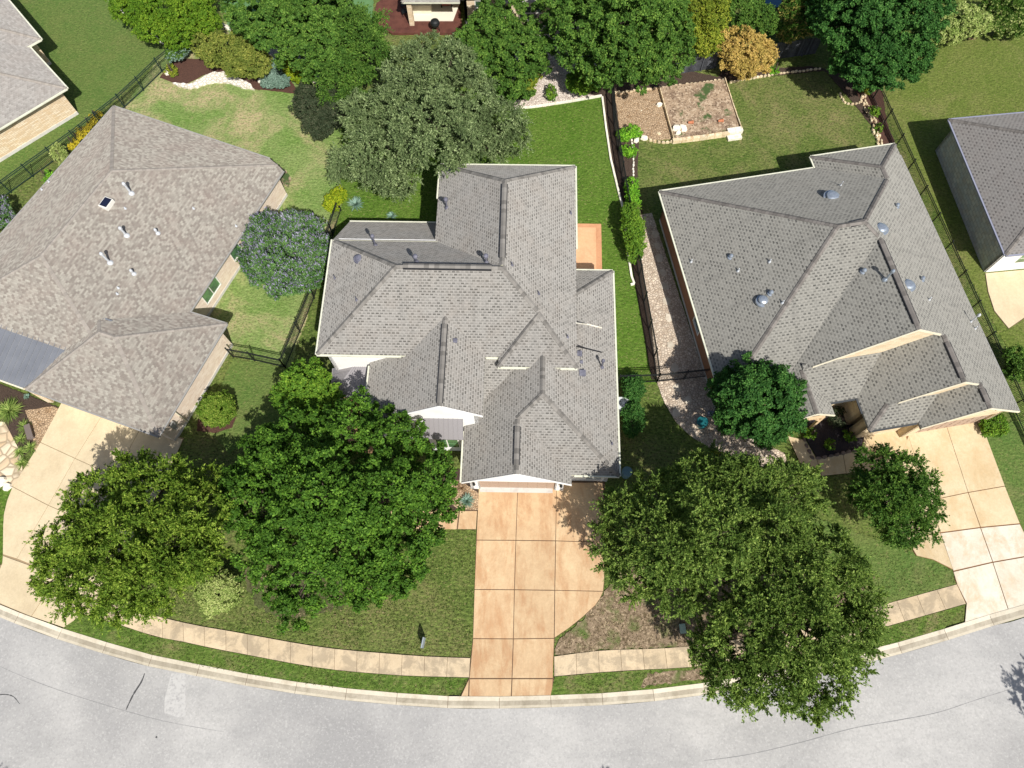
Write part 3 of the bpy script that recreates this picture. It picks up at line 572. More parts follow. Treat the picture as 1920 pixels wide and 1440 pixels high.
class House:
    TH = 0.17
    def __init__(s, name, label, loc, group=None):
        s.root = thing(name, label, 'house', loc, group); s.S = []
    def add(s, sol): s.S.append(sol); return sol
    def zat(s, x, y):
        z = [q.zat(x, y) for q in s.S if q.inside(x, y)]; return max(z) if z else None
    def hit(s, px, py):
        r = ray(px, py); t = (HC - 11) / -r[2]
        for _ in range(4000):
            p = np.array([0, 0, HC]) + r * t; z = s.zat(p[0], p[1])
            if z is not None and p[2] <= z: return np.array([p[0], p[1], z])
            t += 0.01
            if p[2] < 0: return None
    def roofs(s, mat, fascia):
        for k, q in enumerate(s.S):
            mb = MB(); sk = MB()
            for i, poly in q.faces():
                g = np.array(q.pl[i][:2]); sl = np.linalg.norm(g); d = g / sl; tan = np.array([-d[1], d[0]]); a0 = np.array(q.p[i]); f = math.sqrt(1 + sl * sl)
                V = [(x, y, q.pl[i][0] * x + q.pl[i][1] * y + q.pl[i][2]) for x, y in poly]
                UV = [(float((np.array(v[:2])) @ tan), float((np.array(v[:2]) - a0) @ d * f)) for v in V]
                mb.add(V, [tuple(range(len(V)))], [UV])
                sk.add([(v[0], v[1], v[2] - s.TH) for v in V], [tuple(range(len(V) - 1, -1, -1))])
            n = len(q.p)
            for i in range(n):
                a = np.array(q.p[i]); b = np.array(q.p[(i + 1) % n]); m = 1 if q.s[i] is not None and abs(q.zat(*a) - q.zat(*b)) < 0.05 else 24
                for j in range(m):
                    p0 = a + (b - a) * j / m; p1 = a + (b - a) * (j + 1) / m; o = q.nrm[i][0] * 0.0
                    z0 = q.zat(*p0); z1 = q.zat(*p1)
                    sk.add([(*p0, z0 - s.TH), (*p1, z1 - s.TH), (*p1, z1 - 0.004), (*p0, z0 - 0.004)], [(0, 1, 2, 3)])
            mb.build('roof', mat, s.root); sk.build('eave_board', fascia, s.root)
    def caps(s, mat, w=0.15, up=0.028):
        mb = MB()
        for k, q in enumerate(s.S):
            seen = []
            F = q.faces()
            for ii, (i, poly) in enumerate(F):
                for a, b in zip(poly, poly[1:] + poly[:1]):
                    m = ((a[0] + b[0]) / 2, (a[1] + b[1]) / 2)
                    for j, _ in F:
                        if j <= i: continue
                        zi = q.pl[i][0] * m[0] + q.pl[i][1] * m[1] + q.pl[i][2]; zj = q.pl[j][0] * m[0] + q.pl[j][1] * m[1] + q.pl[j][2]
                        if abs(zi - zj) < 1e-5: seen.append((a, b))
            for a, b in seen:
                mb = MB()
                a = np.array(a); b = np.array(b); L = np.linalg.norm(b - a)
                if L < 0.4: continue
                if q.zat(*a) > q.zat(*b): a, b = b, a
                d = (b - a) / L; nv = np.array([-d[1], d[0]]); m = max(1, int(L / 0.24))
                for t in range(m):
                    p0 = a + d * L * t / m; p1 = a + d * L * (t + 1.12) / m; c = (p0 + p1) / 2; zc = q.zat(*c)
                    if any(r is not q and r.inside(*c) and r.zat(*c) > zc - 0.05 for r in s.S): continue
                    V = []
                    for pp, u in ((p0, up + 0.018), (p1, up)):
                        for o in (-1, 0, 1):
                            x = pp + nv * o * w; z = q.zat(*x) if q.inside(*x, 0.3) else q.zat(*pp)
                            V.append((x[0], x[1], z + u))
                    V += [(v[0], v[1], v[2] - 0.06) for v in V]
                    mb.add(V, [(1, 0, 3, 4), (2, 1, 4, 5), (0, 1, 7, 6), (1, 2, 8, 7), (6, 9, 3, 0), (2, 5, 11, 8)])
                if mb.v: mb.build('ridge_cap', mat, s.root)
    def gutter(s, edges, mat, w=0.11, h=0.11, strict=()):
        mb = MB()
        for q, i in edges:
            mb = MB(); n = len(q.p); a = np.array(q.p[i]); b = np.array(q.p[(i + 1) % n]); L = np.linalg.norm(b - a); d = (b - a) / L; o = q.nrm[i][0]
            m = max(1, int(L / 0.35))
            for t in range(m):
                p0 = a + d * L * t / m; p1 = a + d * L * (t + 1) / m; c = (p0 + p1) / 2 + o * 0.06; z = q.z[i] if q.s[i] is not None else None
                z0 = z1 = z
                if z is None: z0 = q.zat(*p0) + 0.05; z1 = q.zat(*p1) + 0.05
                if any(r is not q and r.inside(*c) and (q in strict or r.zat(*c) > min(z0, z1) - 0.3) for r in s.S): continue
                ww = w if z is not None else 0.05
                P = clean([tuple(p0 + o * 0.004), tuple(p1 + o * 0.004), tuple(p1 + o * ww), tuple(p0 + o * ww)])
                zz = [z0 if np.linalg.norm((np.array(p) - p0) @ d) < 1e-6 else z1 for p in P]
                mb.prism(P, [k - h for k in zz], [k - 0.012 for k in zz])
            if mb.v: mb.build('gutter', mat, s.root)
    def walls(s, mat, found=None, opens=None, only=None, thick=0.22, zb=0.0):
        """every solid's inset outline becomes a real wall with real openings; opens: {(k, edge): [(s0, s1, z0, z1)]}"""
        mb = MB(); fb = MB()
        for k, q in enumerate(s.S):
            if only is not None and k not in only: continue
            P = q.inset(); n = len(P)
            for i in range(n):
                a = np.array(P[i]); b = np.array(P[(i + 1) % n])
                dd = b - a; L = np.linalg.norm(dd)
                if L < 0.05: continue
                d = dd / L; out = np.array([d[1], -d[0]])
                e = int(np.argmax([o @ out for o, c in q.nrm]))
                ops = (opens or {}).get((k, e), [])
                s.wall_strip(mb, q, a, b, out, thick, ops, zb)
                if found and not any(o[2] <= 0.01 for o in ops): fb.prism(clean([tuple(a + out * 0.03), tuple(b + out * 0.03), tuple(b - out * 0.2), tuple(a - out * 0.2)]), 0, 0.28)
        mb.build('wall', mat, s.root)
        if found and fb.v: fb.build('foundation', found, s.root)
    def wall_strip(s, mb, q, a, b, out, thick, ops, zb=0.0, ztop=None):
        L = np.linalg.norm(b - a); d = (b - a) / L
        cuts = sorted(set([0.0, L] + [min(max(c, 0), L) for o in ops for c in o[:2]] + ([L * j / 20 for j in range(1, 20)] if ztop is None else [])))
        zt = (lambda p: q.zat(*p) - s.TH + 0.02) if ztop is None else (lambda p: ztop)
        for c0, c1 in zip(cuts, cuts[1:]):
            if c1 - c0 < 1e-4: continue
            p0 = a + d * c0; p1 = a + d * c1; i0 = p0 - out * thick; i1 = p1 - out * thick; m = (c0 + c1) / 2
            t0, t1 = zt(p0), zt(p1); seg = [(zb, None)]
            hit = [o for o in ops if o[0] <= m <= o[1]]
            lo = zb; parts = []
            for o in sorted(hit, key=lambda o: o[2]):
                if o[2] > lo: parts.append((lo, o[2]))
                lo = o[3]
            parts.append((lo, None))
            for z0, z1 in parts:
                A = z1 if z1 is not None else t0; B = z1 if z1 is not None else t1
                if A <= z0 and B <= z0: continue
                V = [(*p0, z0), (*p1, z0), (*i1, z0), (*i0, z0), (*p0, A), (*p1, B), (*i1, B), (*i0, A)]
                u = [c0, c1]
                mb.add(V, [(0, 1, 5, 4), (2, 3, 7, 6), (1, 2, 6, 5), (3, 0, 4, 7), (4, 5, 6, 7), (3, 2, 1, 0)],
                       [[(u[0], z0), (u[1], z0), (u[1], B), (u[0], A)], [(u[1], z0), (u[0], z0), (u[0], A), (u[1], B)]] + [[(0, z0), (.2, z0), (.2, A), (0, A)]] * 2 + [[(0, 0), (.2, 0), (.2, .2), (0, .2)]] * 2)
    def edge(s, k, e):
        q = s.S[k]; P = q.inset(); best = None
        for i in range(len(P)):
            a = np.array(P[i]); b = np.array(P[(i + 1) % len(P)])
            if np.linalg.norm(b - a) < 0.05: continue
            d = nrm(b - a); sc = np.array([d[1], -d[0]]) @ q.nrm[e][0]
            if best is None or sc > best[0]: best = (sc, a, b, d, np.array([d[1], -d[0]]))
        return best[1:]
    def wallpx(s, k, e, px, py):
        """photo pixel on a wall plane -> (distance along wall, height)"""
        a, b, d, out = s.edge(k, e); r = ray(px, py); o = np.array([0, 0, HC])
        t = ((a - o[:2]) @ out) / (r[:2] @ out); p = o + r * t
        return float((p[:2] - a) @ d), float(p[2])
    def window(s, k, e, s0, s1, z0, z1, glass=None, cols=2, rows=2, depth=0.10, fr=None, name='window'):
        a, b, d, out = s.edge(k, e); glass = glass or GLASS; fr = fr or FRAME
        def bx(mb, u0, u1, v0, v1, o0, o1): mb.prism(clean([tuple(a + d * u0 + out * o0), tuple(a + d * u1 + out * o0), tuple(a + d * u1 + out * o1), tuple(a + d * u0 + out * o1)]), v0, v1)
        mb = MB(); w_ = 0.07
        bx(mb, s0, s1, z0, z0 + w_, -depth, 0.03); bx(mb, s0, s1, z1 - w_, z1, -depth, 0.03)
        bx(mb, s0, s0 + w_, z0 + w_, z1 - w_, -depth, 0.03); bx(mb, s1 - w_, s1, z0 + w_, z1 - w_, -depth, 0.03)
        for c in range(1, cols): u = s0 + (s1 - s0) * c / cols; bx(mb, u - 0.025, u + 0.025, z0 + w_, z1 - w_, -depth + 0.01, 0.0)
        for c in range(1, rows): v = z0 + (z1 - z0) * c / rows; bx(mb, s0 + w_, s1 - w_, v - 0.025, v + 0.025, -depth + 0.012, -0.002)
        f = mb.build(name, fr, s.root); g = MB(); bx(g, s0 + 0.02, s1 - 0.02, z0 + 0.02, z1 - 0.02, -depth - 0.03, -depth + 0.004)
        sub(g, 'pane', glass, f, s.root)
    def door(s, k, e, s0, s1, z0, z1, mat, depth=0.12, panels=(4, 4), name='garage_door'):
        a, b, d, out = s.edge(k, e)
        def bx(mb, u0, u1, v0, v1, o0, o1): mb.prism(clean([tuple(a + d * u0 + out * o0), tuple(a + d * u1 + out * o0), tuple(a + d * u1 + out * o1), tuple(a + d * u0 + out * o1)]), v0, v1)
        mb = MB(); bx(mb, s0, s1, z0, z1, -depth - 0.05, -depth); nx, nz = panels
        for i in range(nx):
            for j in range(nz):
                u0 = s0 + (s1 - s0) * (i + 0.08) / nx; u1 = s0 + (s1 - s0) * (i + 0.92) / nx; v0 = z0 + (z1 - z0) * (j + 0.12) / nz; v1 = z0 + (z1 - z0) * (j + 0.88) / nz
                bx(mb, u0, u1, v0, v1, -depth + 0.003, -depth + 0.022)
        return mb.build(name, mat, s.root)
    # roof furniture: built upright on the traced spot of the roof
    def pipe(s, px, py, h, r=0.05, mat=None, cap=0.0, name='vent_pipe', lean=None):
        p = s.hit(px, py)
        if p is None: print('MISS', name, px, py); return
        mat = mat or DARKPIPE; mb = MB(); mb.tube([p - [0, 0, 0.25], p + [0, 0, h]], r, 10)
        mb.lathe((p[0], p[1], p[2] - 0.12), [(r * 3.2, 0), (r * 2.6, 0.14), (r * 1.2, 0.26)], 12)
        o = mb.build(name, mat, s.root)
        if cap:
            m2 = MB(); m2.lathe((p[0], p[1], p[2] + h - 0.02), [(r * 1.1, 0), (cap, 0.02), (cap, 0.16), (cap * 0.55, 0.24), (0.01, 0.26)], 12); sub(m2, 'pipe_cap', mat, o, s.root)
    def dome(s, px, py, r=0.22, h=0.2, mat=None, name='roof_vent'):
        p = s.hit(px, py)
        if p is None: print('MISS', name, px, py); return
        mb = MB(); mb.lathe((p[0], p[1], p[2] - 0.15), [(r * 1.35, 0), (r * 1.35, 0.14), (r * 0.7, 0.17), (r * 0.7, 0.15 + h * 0.4), (r, 0.15 + h * 0.45), (r * 0.93, 0.15 + h * 0.7), (r * 0.6, 0.15 + h * 0.93), (0.02, 0.15 + h)], 18)
        mb.build(name, mat or GALV, s.root, smooth=False)
    def boxvent(s, px, py, w_=0.32, h=0.14, mat=None, name='roof_vent'):
        p = s.hit(px, py)
        if p is None: print('MISS', name, px, py); return
        mb = MB(); x, y, z = p; a = w_ / 2
        mb.prism([(x - a, y - a), (x + a, y - a), (x + a, y + a), (x - a, y + a)], z - 0.2, z + h)
        mb.prism([(x - a * 1.2, y - a * 1.2), (x + a * 1.2, y - a * 1.2), (x + a * 1.2, y + a * 1.2), (x - a * 1.2, y + a * 1.2)], z + h + 0.002, z + h + 0.04)
        mb.build(name, mat or DARKPIPE, s.root)
    def ridgevent(s, p0, p1, w_=0.15, cover=None):
        """low shingled ridge vent with dark slotted sides between two traced ridge pixels"""
        a = s.hit(*p0); b = s.hit(*p1)
        if a is None or b is None: print('MISS ridge', p0, p1); return
        d = nrm([b[0] - a[0], b[1] - a[1], 0]); nv = np.array([-d[1], d[0], 0]); L = np.linalg.norm((b - a)[:2]); mb = MB(); top = MB(); m = int(L / 0.30)
        # slide sideways onto the true crest
        def crest(p): return max((s.zat(*(p + nv * k)[:2]) or 0, -abs(k), k) for k in np.arange(-.7, .71, .02))
        A = a + nv * crest(a)[2]; B = b + nv * crest(b)[2]; z = min(crest(a)[0], crest(b)[0]); A[2] = B[2] = z; d = nrm(B - A); L = np.linalg.norm(B - A); nv = np.array([-d[1], d[0], 0])
        mb.prism(clean([tuple((A - nv * (w_ + .05))[:2]), tuple((B - nv * (w_ + .05))[:2]), tuple((B + nv * (w_ + .05))[:2]), tuple((A + nv * (w_ + .05))[:2])]), z - 0.2, z - 0.02)
        o = mb.build('ridge_vent', VENTBOX, s.root)
        for i in range(m):
            c0 = A + d * L * i / m; c1 = A + d * L * (i + 1.03) / m; V = []
            for c in (c0, c1):
                for k, dz_ in ((-1, -0.012), (0, 0.055), (1, -0.012)): V.append(tuple(c + nv * k * w_ + [0, 0, dz_ + .006 * (i % 2)]))
            V += [(v[0], v[1], v[2] - 0.03) for v in V]
            top.add(V, [(1, 0, 3, 4), (2, 1, 4, 5), (0, 1, 7, 6), (1, 2, 8, 7), (6, 9, 3, 0), (2, 5, 11, 8), (4, 3, 9, 10), (5, 4, 10, 11)])
        sub(top, 'vent_cover', CAP_C, o, s.root)
def frame(o, ang):
    a = math.radians(ang); u = np.array([math.cos(a), math.sin(a)]); v = np.array([-math.sin(a), math.cos(a)]); o = np.array(o, float)
    return lambda x, y: tuple(o + u * x + v * y)
def rect(fr, x0, x1, y0, y1): return [fr(x0, y0), fr(x1, y0), fr(x1, y1), fr(x0, y1)]     # edges 0 south, 1 east, 2 north, 3 west

# ---- centre house
fc = frame((0, 20.0), -1.1)
H = House('white_stucco_house', 'two storey white stucco house with grey brown shingle roofs in the middle of the street', (*fc(0, 2), 0))
cA = H.add(Solid(rect(fc, -12.78, 3.53, -1.71, 6.73), 6.0, [.85, .771, .88, .70], [.28, .45, .45, .45]))
cB = H.add(Solid(rect(fc, -5.9, 3.53, 2.75, 13.0), 6.0, [None, .771, .895, .774], [0, .45, .45, .45], dz=.004))
cA2 = H.add(Solid(rect(fc, -12.68, -5.5, 6.55, 10.25), 2.902, [None, None, .88, None], [0, .3, .45, .35], dz=.05))
cC = H.add(Solid(rect(fc, -1.38, 3.53, -2.35, 2.4), 6.0, [.68, .771, None, .771], [.2, .45, 0, .45], dz=.008))
cD = H.add(Solid(rect(fc, -9.8, -2.2, -5.6, 1.2), [4.2, 6.0, 6.0, 4.2], [None, .67, None, .67], [.32, .4, 0, .4]))
cE = H.add(Solid(rect(fc, -3.55, 6.3, -8.38, 6.37), 3.1, [.83, .69, .65, .69], [.45, .45, .45, .45]))
cF = H.add(Solid(rect(fc, -3.55, 3.32, -9.0, -4.9), 3.1, [None, .69, None, .69], [.35, .4, 0, .4], dz=.004))
cG = H.add(Solid(rect(fc, -6.0, 0.9, -4.85, -1.2), 3.1, [.83, None, None, None], [.45, .4, 0, 0], dz=.002))
H.roofs(ROOF_C, GUTTER); H.caps(CAP_C)
H.gutter([(cA, 0), (cA, 3), (cA2, 2), (cB, 2), (cB, 3), (cB, 1), (cC, 0), (cD, 3), (cE, 1), (cE, 2), (cF, 3), (cE, 0)], GUTTER, strict=(cB,))
H.gutter([(cD, 0), (cF, 0)], WHITE, h=0.2)
gL = (lambda px, py: H.wallpx(6, 0, px, py))
a_, b_, d_, o_ = H.edge(6, 0); Lw = float(np.linalg.norm(b_ - a_)); s0 = 0.62; s1 = s0 + 4.9
bw0 = H.wallpx(4, 0, 826, 812)[0]; bw1 = H.wallpx(4, 0, 857, 812)[0]
H.walls(WHITE, FOUND, {(6, 0): [(s0, s1, 0.0, 2.15)], (5, 0): [(7.45, 8.6, 0.4, 2.1)], (3, 0): [(1.9, 2.9, 4.3, 5.3)]})
# garage door set deep behind the white front
H.door(6, 0, s0 - 0.05, s1 + 0.05, 0.02, 2.2, DOOR_T, 0.14, (8, 4))
sheet('garage_threshold', [(900, 914), (1036, 916), (1036, 925), (900, 923)], .10, FOUND, 'pale concrete threshold in front of the taupe garage door')
mb = MB(); fx = frame(a_, math.degrees(math.atan2(d_[1], d_[0])))
mb.prism(clean([fx(s0 - .1, 0), fx(s0 - .1, .62), fx(s0, .62), fx(s0, 0)]), 0, 2.2); mb.prism(clean([fx(s1, 0), fx(s1, .62), fx(s1 + .1, .62), fx(s1 + .1, 0)]), 0, 2.2)
mb.prism(clean([fx(s0 - .1, .02), fx(s1 + .1, .02), fx(s1 + .1, .6), fx(s0 - .1, .6)]), 2.15, 2.24)
mb.build('garage_reveal', WHITE, H.root)
for u in (s0 - 0.32, s1 + 0.35):
    mb = MB(); q = fx(u, -0.14); mb.tube([(*fx(u, 0.02), 2.05), (*q, 2.12), (*q, 2.0)], 0.02, 6); mb.lathe((*q, 1.72), [(0.05, 0), (0.1, 0.06), (0.09, 0.24), (0.02, 0.32)], 10); mb.build('wall_lantern', IRON, H.root)
# front window, bay with metal hood
ax, bx_, dx_, ox_ = H.edge(4, 0); fg = frame(ax, math.degrees(math.atan2(dx_[1], dx_[0])))
ub = (bw0 + bw1) / 2
bay = MB(); bay.prism(clean([fg(ub - 1.15, -0.75), fg(ub + 1.0, -0.75), fg(ub + 1.0, 0.1), fg(ub - 1.15, 0.1)]), 0.0, 3.25); bay.build('bay', WHITE, H.root)
hood = MB(); P = [fg(ub - 1.3, -1.0), fg(ub + 1.15, -1.0), fg(ub + 1.15, 0.12), fg(ub - 1.3, 0.12)]; hood.prism(P, [3.2, 3.2, 4.5, 4.5], [3.3, 3.3, 4.6, 4.6])
for i in range(9):
    u = ub - 1.27 + i * 0.30; hood.prism([fg(u, -1.0), fg(u + .03, -1.0), fg(u + .03, 0.1), fg(u, 0.1)], [3.29, 3.29, 4.56, 4.56], [3.345, 3.345, 4.625, 4.625])
hood.build('metal_hood', SEAM2, H.root)
wn = MB(); wn.prism(clean([fg(ub - .78, -.80), fg(ub + .78, -.80), fg(ub + .78, -.752), fg(ub - .78, -.752)]), 1.0, 2.75)
f_ = wn.build('window', FRAME, H.root); g_ = MB()
for u0, u1 in ((-.70, -.04), (.04, .70)):
    for z0_, z1_ in ((1.08, 1.82), (1.9, 2.67)): g_.prism(clean([fg(ub + u0, -.825), fg(ub + u1, -.825), fg(ub + u1, -.803), fg(ub + u0, -.803)]), z0_, z1_)
sub(g_, 'pane', GLASS_G, f_, H.root)
H.window(5, 0, 7.45, 8.6, 0.4, 2.1, GLASS, 1, 2); H.window(3, 0, 1.9, 2.9, 4.3, 5.3, GLASS, 2, 1)
# metal porch roof on the left, with posts and its terracotta floor
mb = MB(); zt = 3.3
pr = [g2(620, 742, 2.7), g2(686, 744, 2.7), g2(692, 682, 3.5), g2(668, 680, 3.5), g2(624, 690, 2.7)]
A0, A1, A2_, A3, A4 = pr; zz = [2.65, 2.65, 3.55, 3.55, 2.65]
hipx = A3
mb.add([(*A0, 2.65), (*A1, 2.65), (*A2_, 3.55), (*A3, 3.55), (*A4, 2.65), (*A0, 2.5), (*A1, 2.5), (*A2_, 2.5), (*A3, 2.5), (*A4, 2.5)],
       [(0, 1, 2, 3), (0, 3, 4), (5, 6, 1, 0), (6, 7, 2, 1), (7, 8, 3, 2), (8, 9, 4, 3), (9, 5, 0, 4), (9, 8, 7, 6, 5)])
pm = mb.build('porch_roof', SEAM2, H.root); mb = MB()
for i in range(1, 8):
    t = i / 8; a = np.array([*A0, 2.66]) * (1 - t) + np.array([*A1, 2.66]) * t
    b = np.array([*A3, 3.56]) * (1 - t) + np.array([*A2_, 3.56]) * t; mb.beam(a, b, 0.03, 0.05)
for i in range(1, 4):
    t = i / 4; a = np.array([*A0, 2.66]) * (1 - t) + np.array([*A4, 2.66]) * t; b = np.array([*A0, 2.66]) * (1 - t) + np.array([*A3, 3.56]) * t; mb.beam(a, b, 0.03, 0.05)
sub(mb, 'roof_seam', SEAM2, pm, H.root)
mb = MB(); mb.beam((*A0, 2.6), (*A4, 2.6), 0.1, 0.1); mb.beam((*A0, 2.6), (*A1, 2.6), 0.1, 0.1); mb.build('gutter', GREYG, H.root)
mb = MB(); p = np.array(A0) + [0.25, 0.25]; mb.box(p[0] - .15, p[0] + .15, p[1] - .15, p[1] + .15, 0, 2.5); mb.build('porch_post', WHITE, H.root)
sheet('porch_floor', [(640, 700), (700, 700), (700, 850), (655, 850)], 0.12, PATIO, 'terracotta porch floor of the white house')
# roof furniture of the centre house
for (x, y, h_, c_) in [(704, 460, 1.0, .13), (781, 491, .55, .15), (912, 492, .65, .15), (838, 389, .8, .15), (1128, 688, .9, .12)]: H.pipe(x, y, h_, 0.055, DARKPIPE, c_, 'flue_pipe')
for (x, y) in [(628, 522), (669, 563), (1070, 400), (960, 497), (1010, 551), (1064, 632), (1147, 832)]: H.pipe(x, y, 0.32, 0.035, DARKPIPE)
H.dome(673, 485, 0.26, 0.14, DARKPIPE); H.boxvent(854, 640, 0.22, 0.1); H.boxvent(1086, 664, 0.3, 0.12); H.boxvent(1090, 680, 0.16, 0.1); H.boxvent(1092, 701, 0.34, 0.16)
H.ridgevent((758, 494), (922, 499)); H.ridgevent((945, 345), (943, 482)); H.ridgevent((835, 608), (829, 756)); H.ridgevent((972, 800), (972, 872))
for pts, m_ in (([(1081, 606), (1100, 608), (1128, 615)], EDGE), ([(1081, 650), (1100, 654), (1128, 661)], VENTBOX)):
    mb = MB(); Q = [H.hit(*p) + [0, 0, 0.03] for p in pts]
    for a, b in zip(Q, Q[1:]): mb.beam(a, b, 0.07, 0.05)
    mb.build('flashing_strip', m_, H.root)
# ---- right house
fr_ = frame((31.9, 15.8), 10.0)
HR = House('grey_roofed_house', 'large house with grey green shingle roof and brown brick side wall on the right', (*fr_(-9, 12), 0))
sl = .66
rM = HR.add(Solid(rect(fr_, -18.45, 0, 3.9, 20.6), 3.2, [sl, sl, sl, sl], .45))
rX = HR.add(Solid(rect(fr_, -6.6, 0, 12, 21.65), 3.2, [None, sl, sl, sl], [0, .45, .45, .3], dz=.004))
r1 = HR.add(Solid(rect(fr_, -14.8, 0, 4.75, 12.0), 3.2, [None, sl, None, sl], [.25, .45, 0, .4], dz=.008))
r2 = HR.add(Solid(rect(fr_, -9.85, 0, 1.55, 6.5), 3.2, [None, sl, None, sl], [.2, .45, 0, .4], dz=.012))
r3 = HR.add(Solid(rect(fr_, -6.6, 0, -0.05, 2.6), 3.2, [None, sl, None, sl], [.35, .45, 0, .3], dz=.016))
rS2 = HR.add(Solid(rect(fr_, -13.2, -5.0, 2.62, 5.05), 3.2, [.53, None, None, None], [.45, .2, .3, .2], dz=.004))
rS3 = HR.add(Solid(rect(fr_, -9.85, -4.6, 0.36, 1.8), 3.2, [sl, None, None, sl], [.4, .2, .3, .4], dz=.006))
rP = HR.add(Solid(rect(fr_, -14.8, -11.65, 1.75, 6.0), 3.2, [None, sl, None, sl], [.35, .3, 0, .4], dz=.010))
HR.roofs(ROOF_R, GREYG); HR.caps(CAP_R)
HR.gutter([(rM, 3), (rM, 2), (rX, 2), (rX, 3)], GUTTER); HR.gutter([(rS2, 0), (r2, 3), (rS3, 0)], DARKG); HR.gutter([(rM, 1), (r3, 1), (r2, 1)], GREYG, 0.06)
HR.gutter([(r1, 0), (r2, 0), (r3, 0), (rP, 0)], CREAM, h=0.2)
wc = [HR.wallpx(0, 3, x, y) for x, y in ((1301, 596), (1318, 641))]
ws = sorted([c[0] for c in wc])
HR.walls(BRICK_R, FOUND, {(0, 3): [(ws[0], ws[0] + 1.3, 0.9, 2.2)]}, only=[0, 1])
HR.window(0, 3, ws[0], ws[0] + 1.3, 0.9, 2.2, GLASS, 1, 2)
HR.walls(STONE_R, None, {(4, 0): [(0.75, 5.6, 0, 2.2)]}, only=[2, 3, 4, 6, 5])
HR.door(4, 0, 0.7, 5.65, 0.02, 2.25, DOOR_T, 0.14, (8, 4))
a4, b4, d4, o4 = HR.edge(4, 0); f4 = frame(a4, 10)
mb = MB()
for u in (1.9, 2.9, 3.9): mb.box(u, u + 0.16, -0.33, 0.02, 3.25 + min(u, 6.2 - u) * .5, 3.45 + min(u, 6.2 - u) * .5, f4)
mb.build('eave_bracket', BRICK_R, HR.root)
mb = MB()
for t in (0.0, 1.0):   # timber porch frame
    for u0, z0_, u1, z1_ in ((0.3, 0, 0.3, 2.5), (2.8, 0, 2.8, 2.5), (0.3, 2.4, 2.8, 2.4), (0.3, 1.7, 0.9, 2.4), (2.8, 1.7, 2.2, 2.4)):
        fp = frame(fr_(-14.8, 2.0 + t * 2.2), 10); mb.beam((*fp(u0, 0), z0_), (*fp(u1, 0), z1_), 0.16)
mb.build('porch_frame', TIMBER, HR.root)
for (x, y, r_, h_) in [(1430, 564, .33, .3), (1560, 369, .42, .25), (1652, 429, .36, .25), (1703, 535, .34, .2)]: HR.dome(x, y, r_, h_, GALV, 'turbine_vent')
for (x, y) in [(1445, 550), (1370, 482), (1619, 509), (1728, 524), (1681, 387)]: HR.dome(x, y, .15, .3, GALV)
for (x, y) in [(1296, 491), (1384, 508), (1443, 491), (1467, 568), (1742, 562), (1828, 616)]: HR.pipe(x, y, 0.3, 0.035, LEAD)
HR.pipe(1576, 348, 0.45, 0.03, LEAD); HR.pipe(1660, 524, 0.9, 0.06, GALV, .12, 'flue_pipe'); HR.pipe(1820, 603, 0.85, 0.035, LEAD, .1, 'flue_pipe')
mbx = None
CAPS_SAVE = CAP_C; CAP_C = CAP_R
HR.ridgevent((1593, 418), (1620, 412)); HR.ridgevent((1647, 452), (1722, 606)); HR.ridgevent((1783, 643), (1812, 708)); HR.ridgevent((1843, 728), (1855, 752)); pass
CAP_C = CAPS_SAVE
# ---- left house
def W2(x, y, h=2.9): return g2(x, y, h)
HL = House('brown_roofed_house', 'wide single storey pale brick house with mottled brown shingle roof on the left', (*g2(200, 480), 0))
def lineX(p, q, r, s):
    p, q, r, s = map(np.array, (p, q, r, s)); d1 = q - p; d2 = s - r; t = ((r - p)[0] * d2[1] - (r - p)[1] * d2[0]) / (d1[0] * d2[1] - d1[1] * d2[0]); return tuple(p + d1 * t)
nw = lineX(W2(232, 205), W2(505, 297), W2(200, 213), W2(0, 440)); NEc = W2(505, 297); Ec = W2(531, 320); Es = W2(355, 585)
dE = nrm(np.array(Es) - np.array(Ec)); dW = nrm(np.array(W2(0, 440)) - np.array(W2(200, 213)))
dS = nrm(np.array(W2(48, 729)) - np.array(W2(297, 818)))
sE = lineX(Ec, Es, W2(297, 818), W2(48, 729)); sW = lineX(nw, tuple(np.array(nw) + dW), W2(297, 818), W2(48, 729))
up_ = -0.9 * np.array([-dS[1], dS[0]]); up_ = up_ if up_[1] > 0 else -up_
sE2 = tuple(np.array(sE) + dE * -1.7); sW2 = tuple(np.array(sW) + dW * -1.7)
lM = HL.add(Solid([sW2, sE2, Ec, NEc, nw], 2.9, [.46, .315, None, .43, .44], .45))
SEc = W2(297, 818); NE2 = W2(425, 607); SWc = W2(48, 729)
dN2 = nrm(np.array(W2(355, 585)) - np.array(NE2)); dEE = nrm(np.array(NE2) - np.array(SEc)); Wn = lineX(SWc, tuple(np.array(SWc) + dEE), NE2, W2(355, 585))
l2 = HL.add(Solid([SWc, SEc, NE2, Wn], 2.9, [.37, .34, .47, .50], .45, dz=.004))
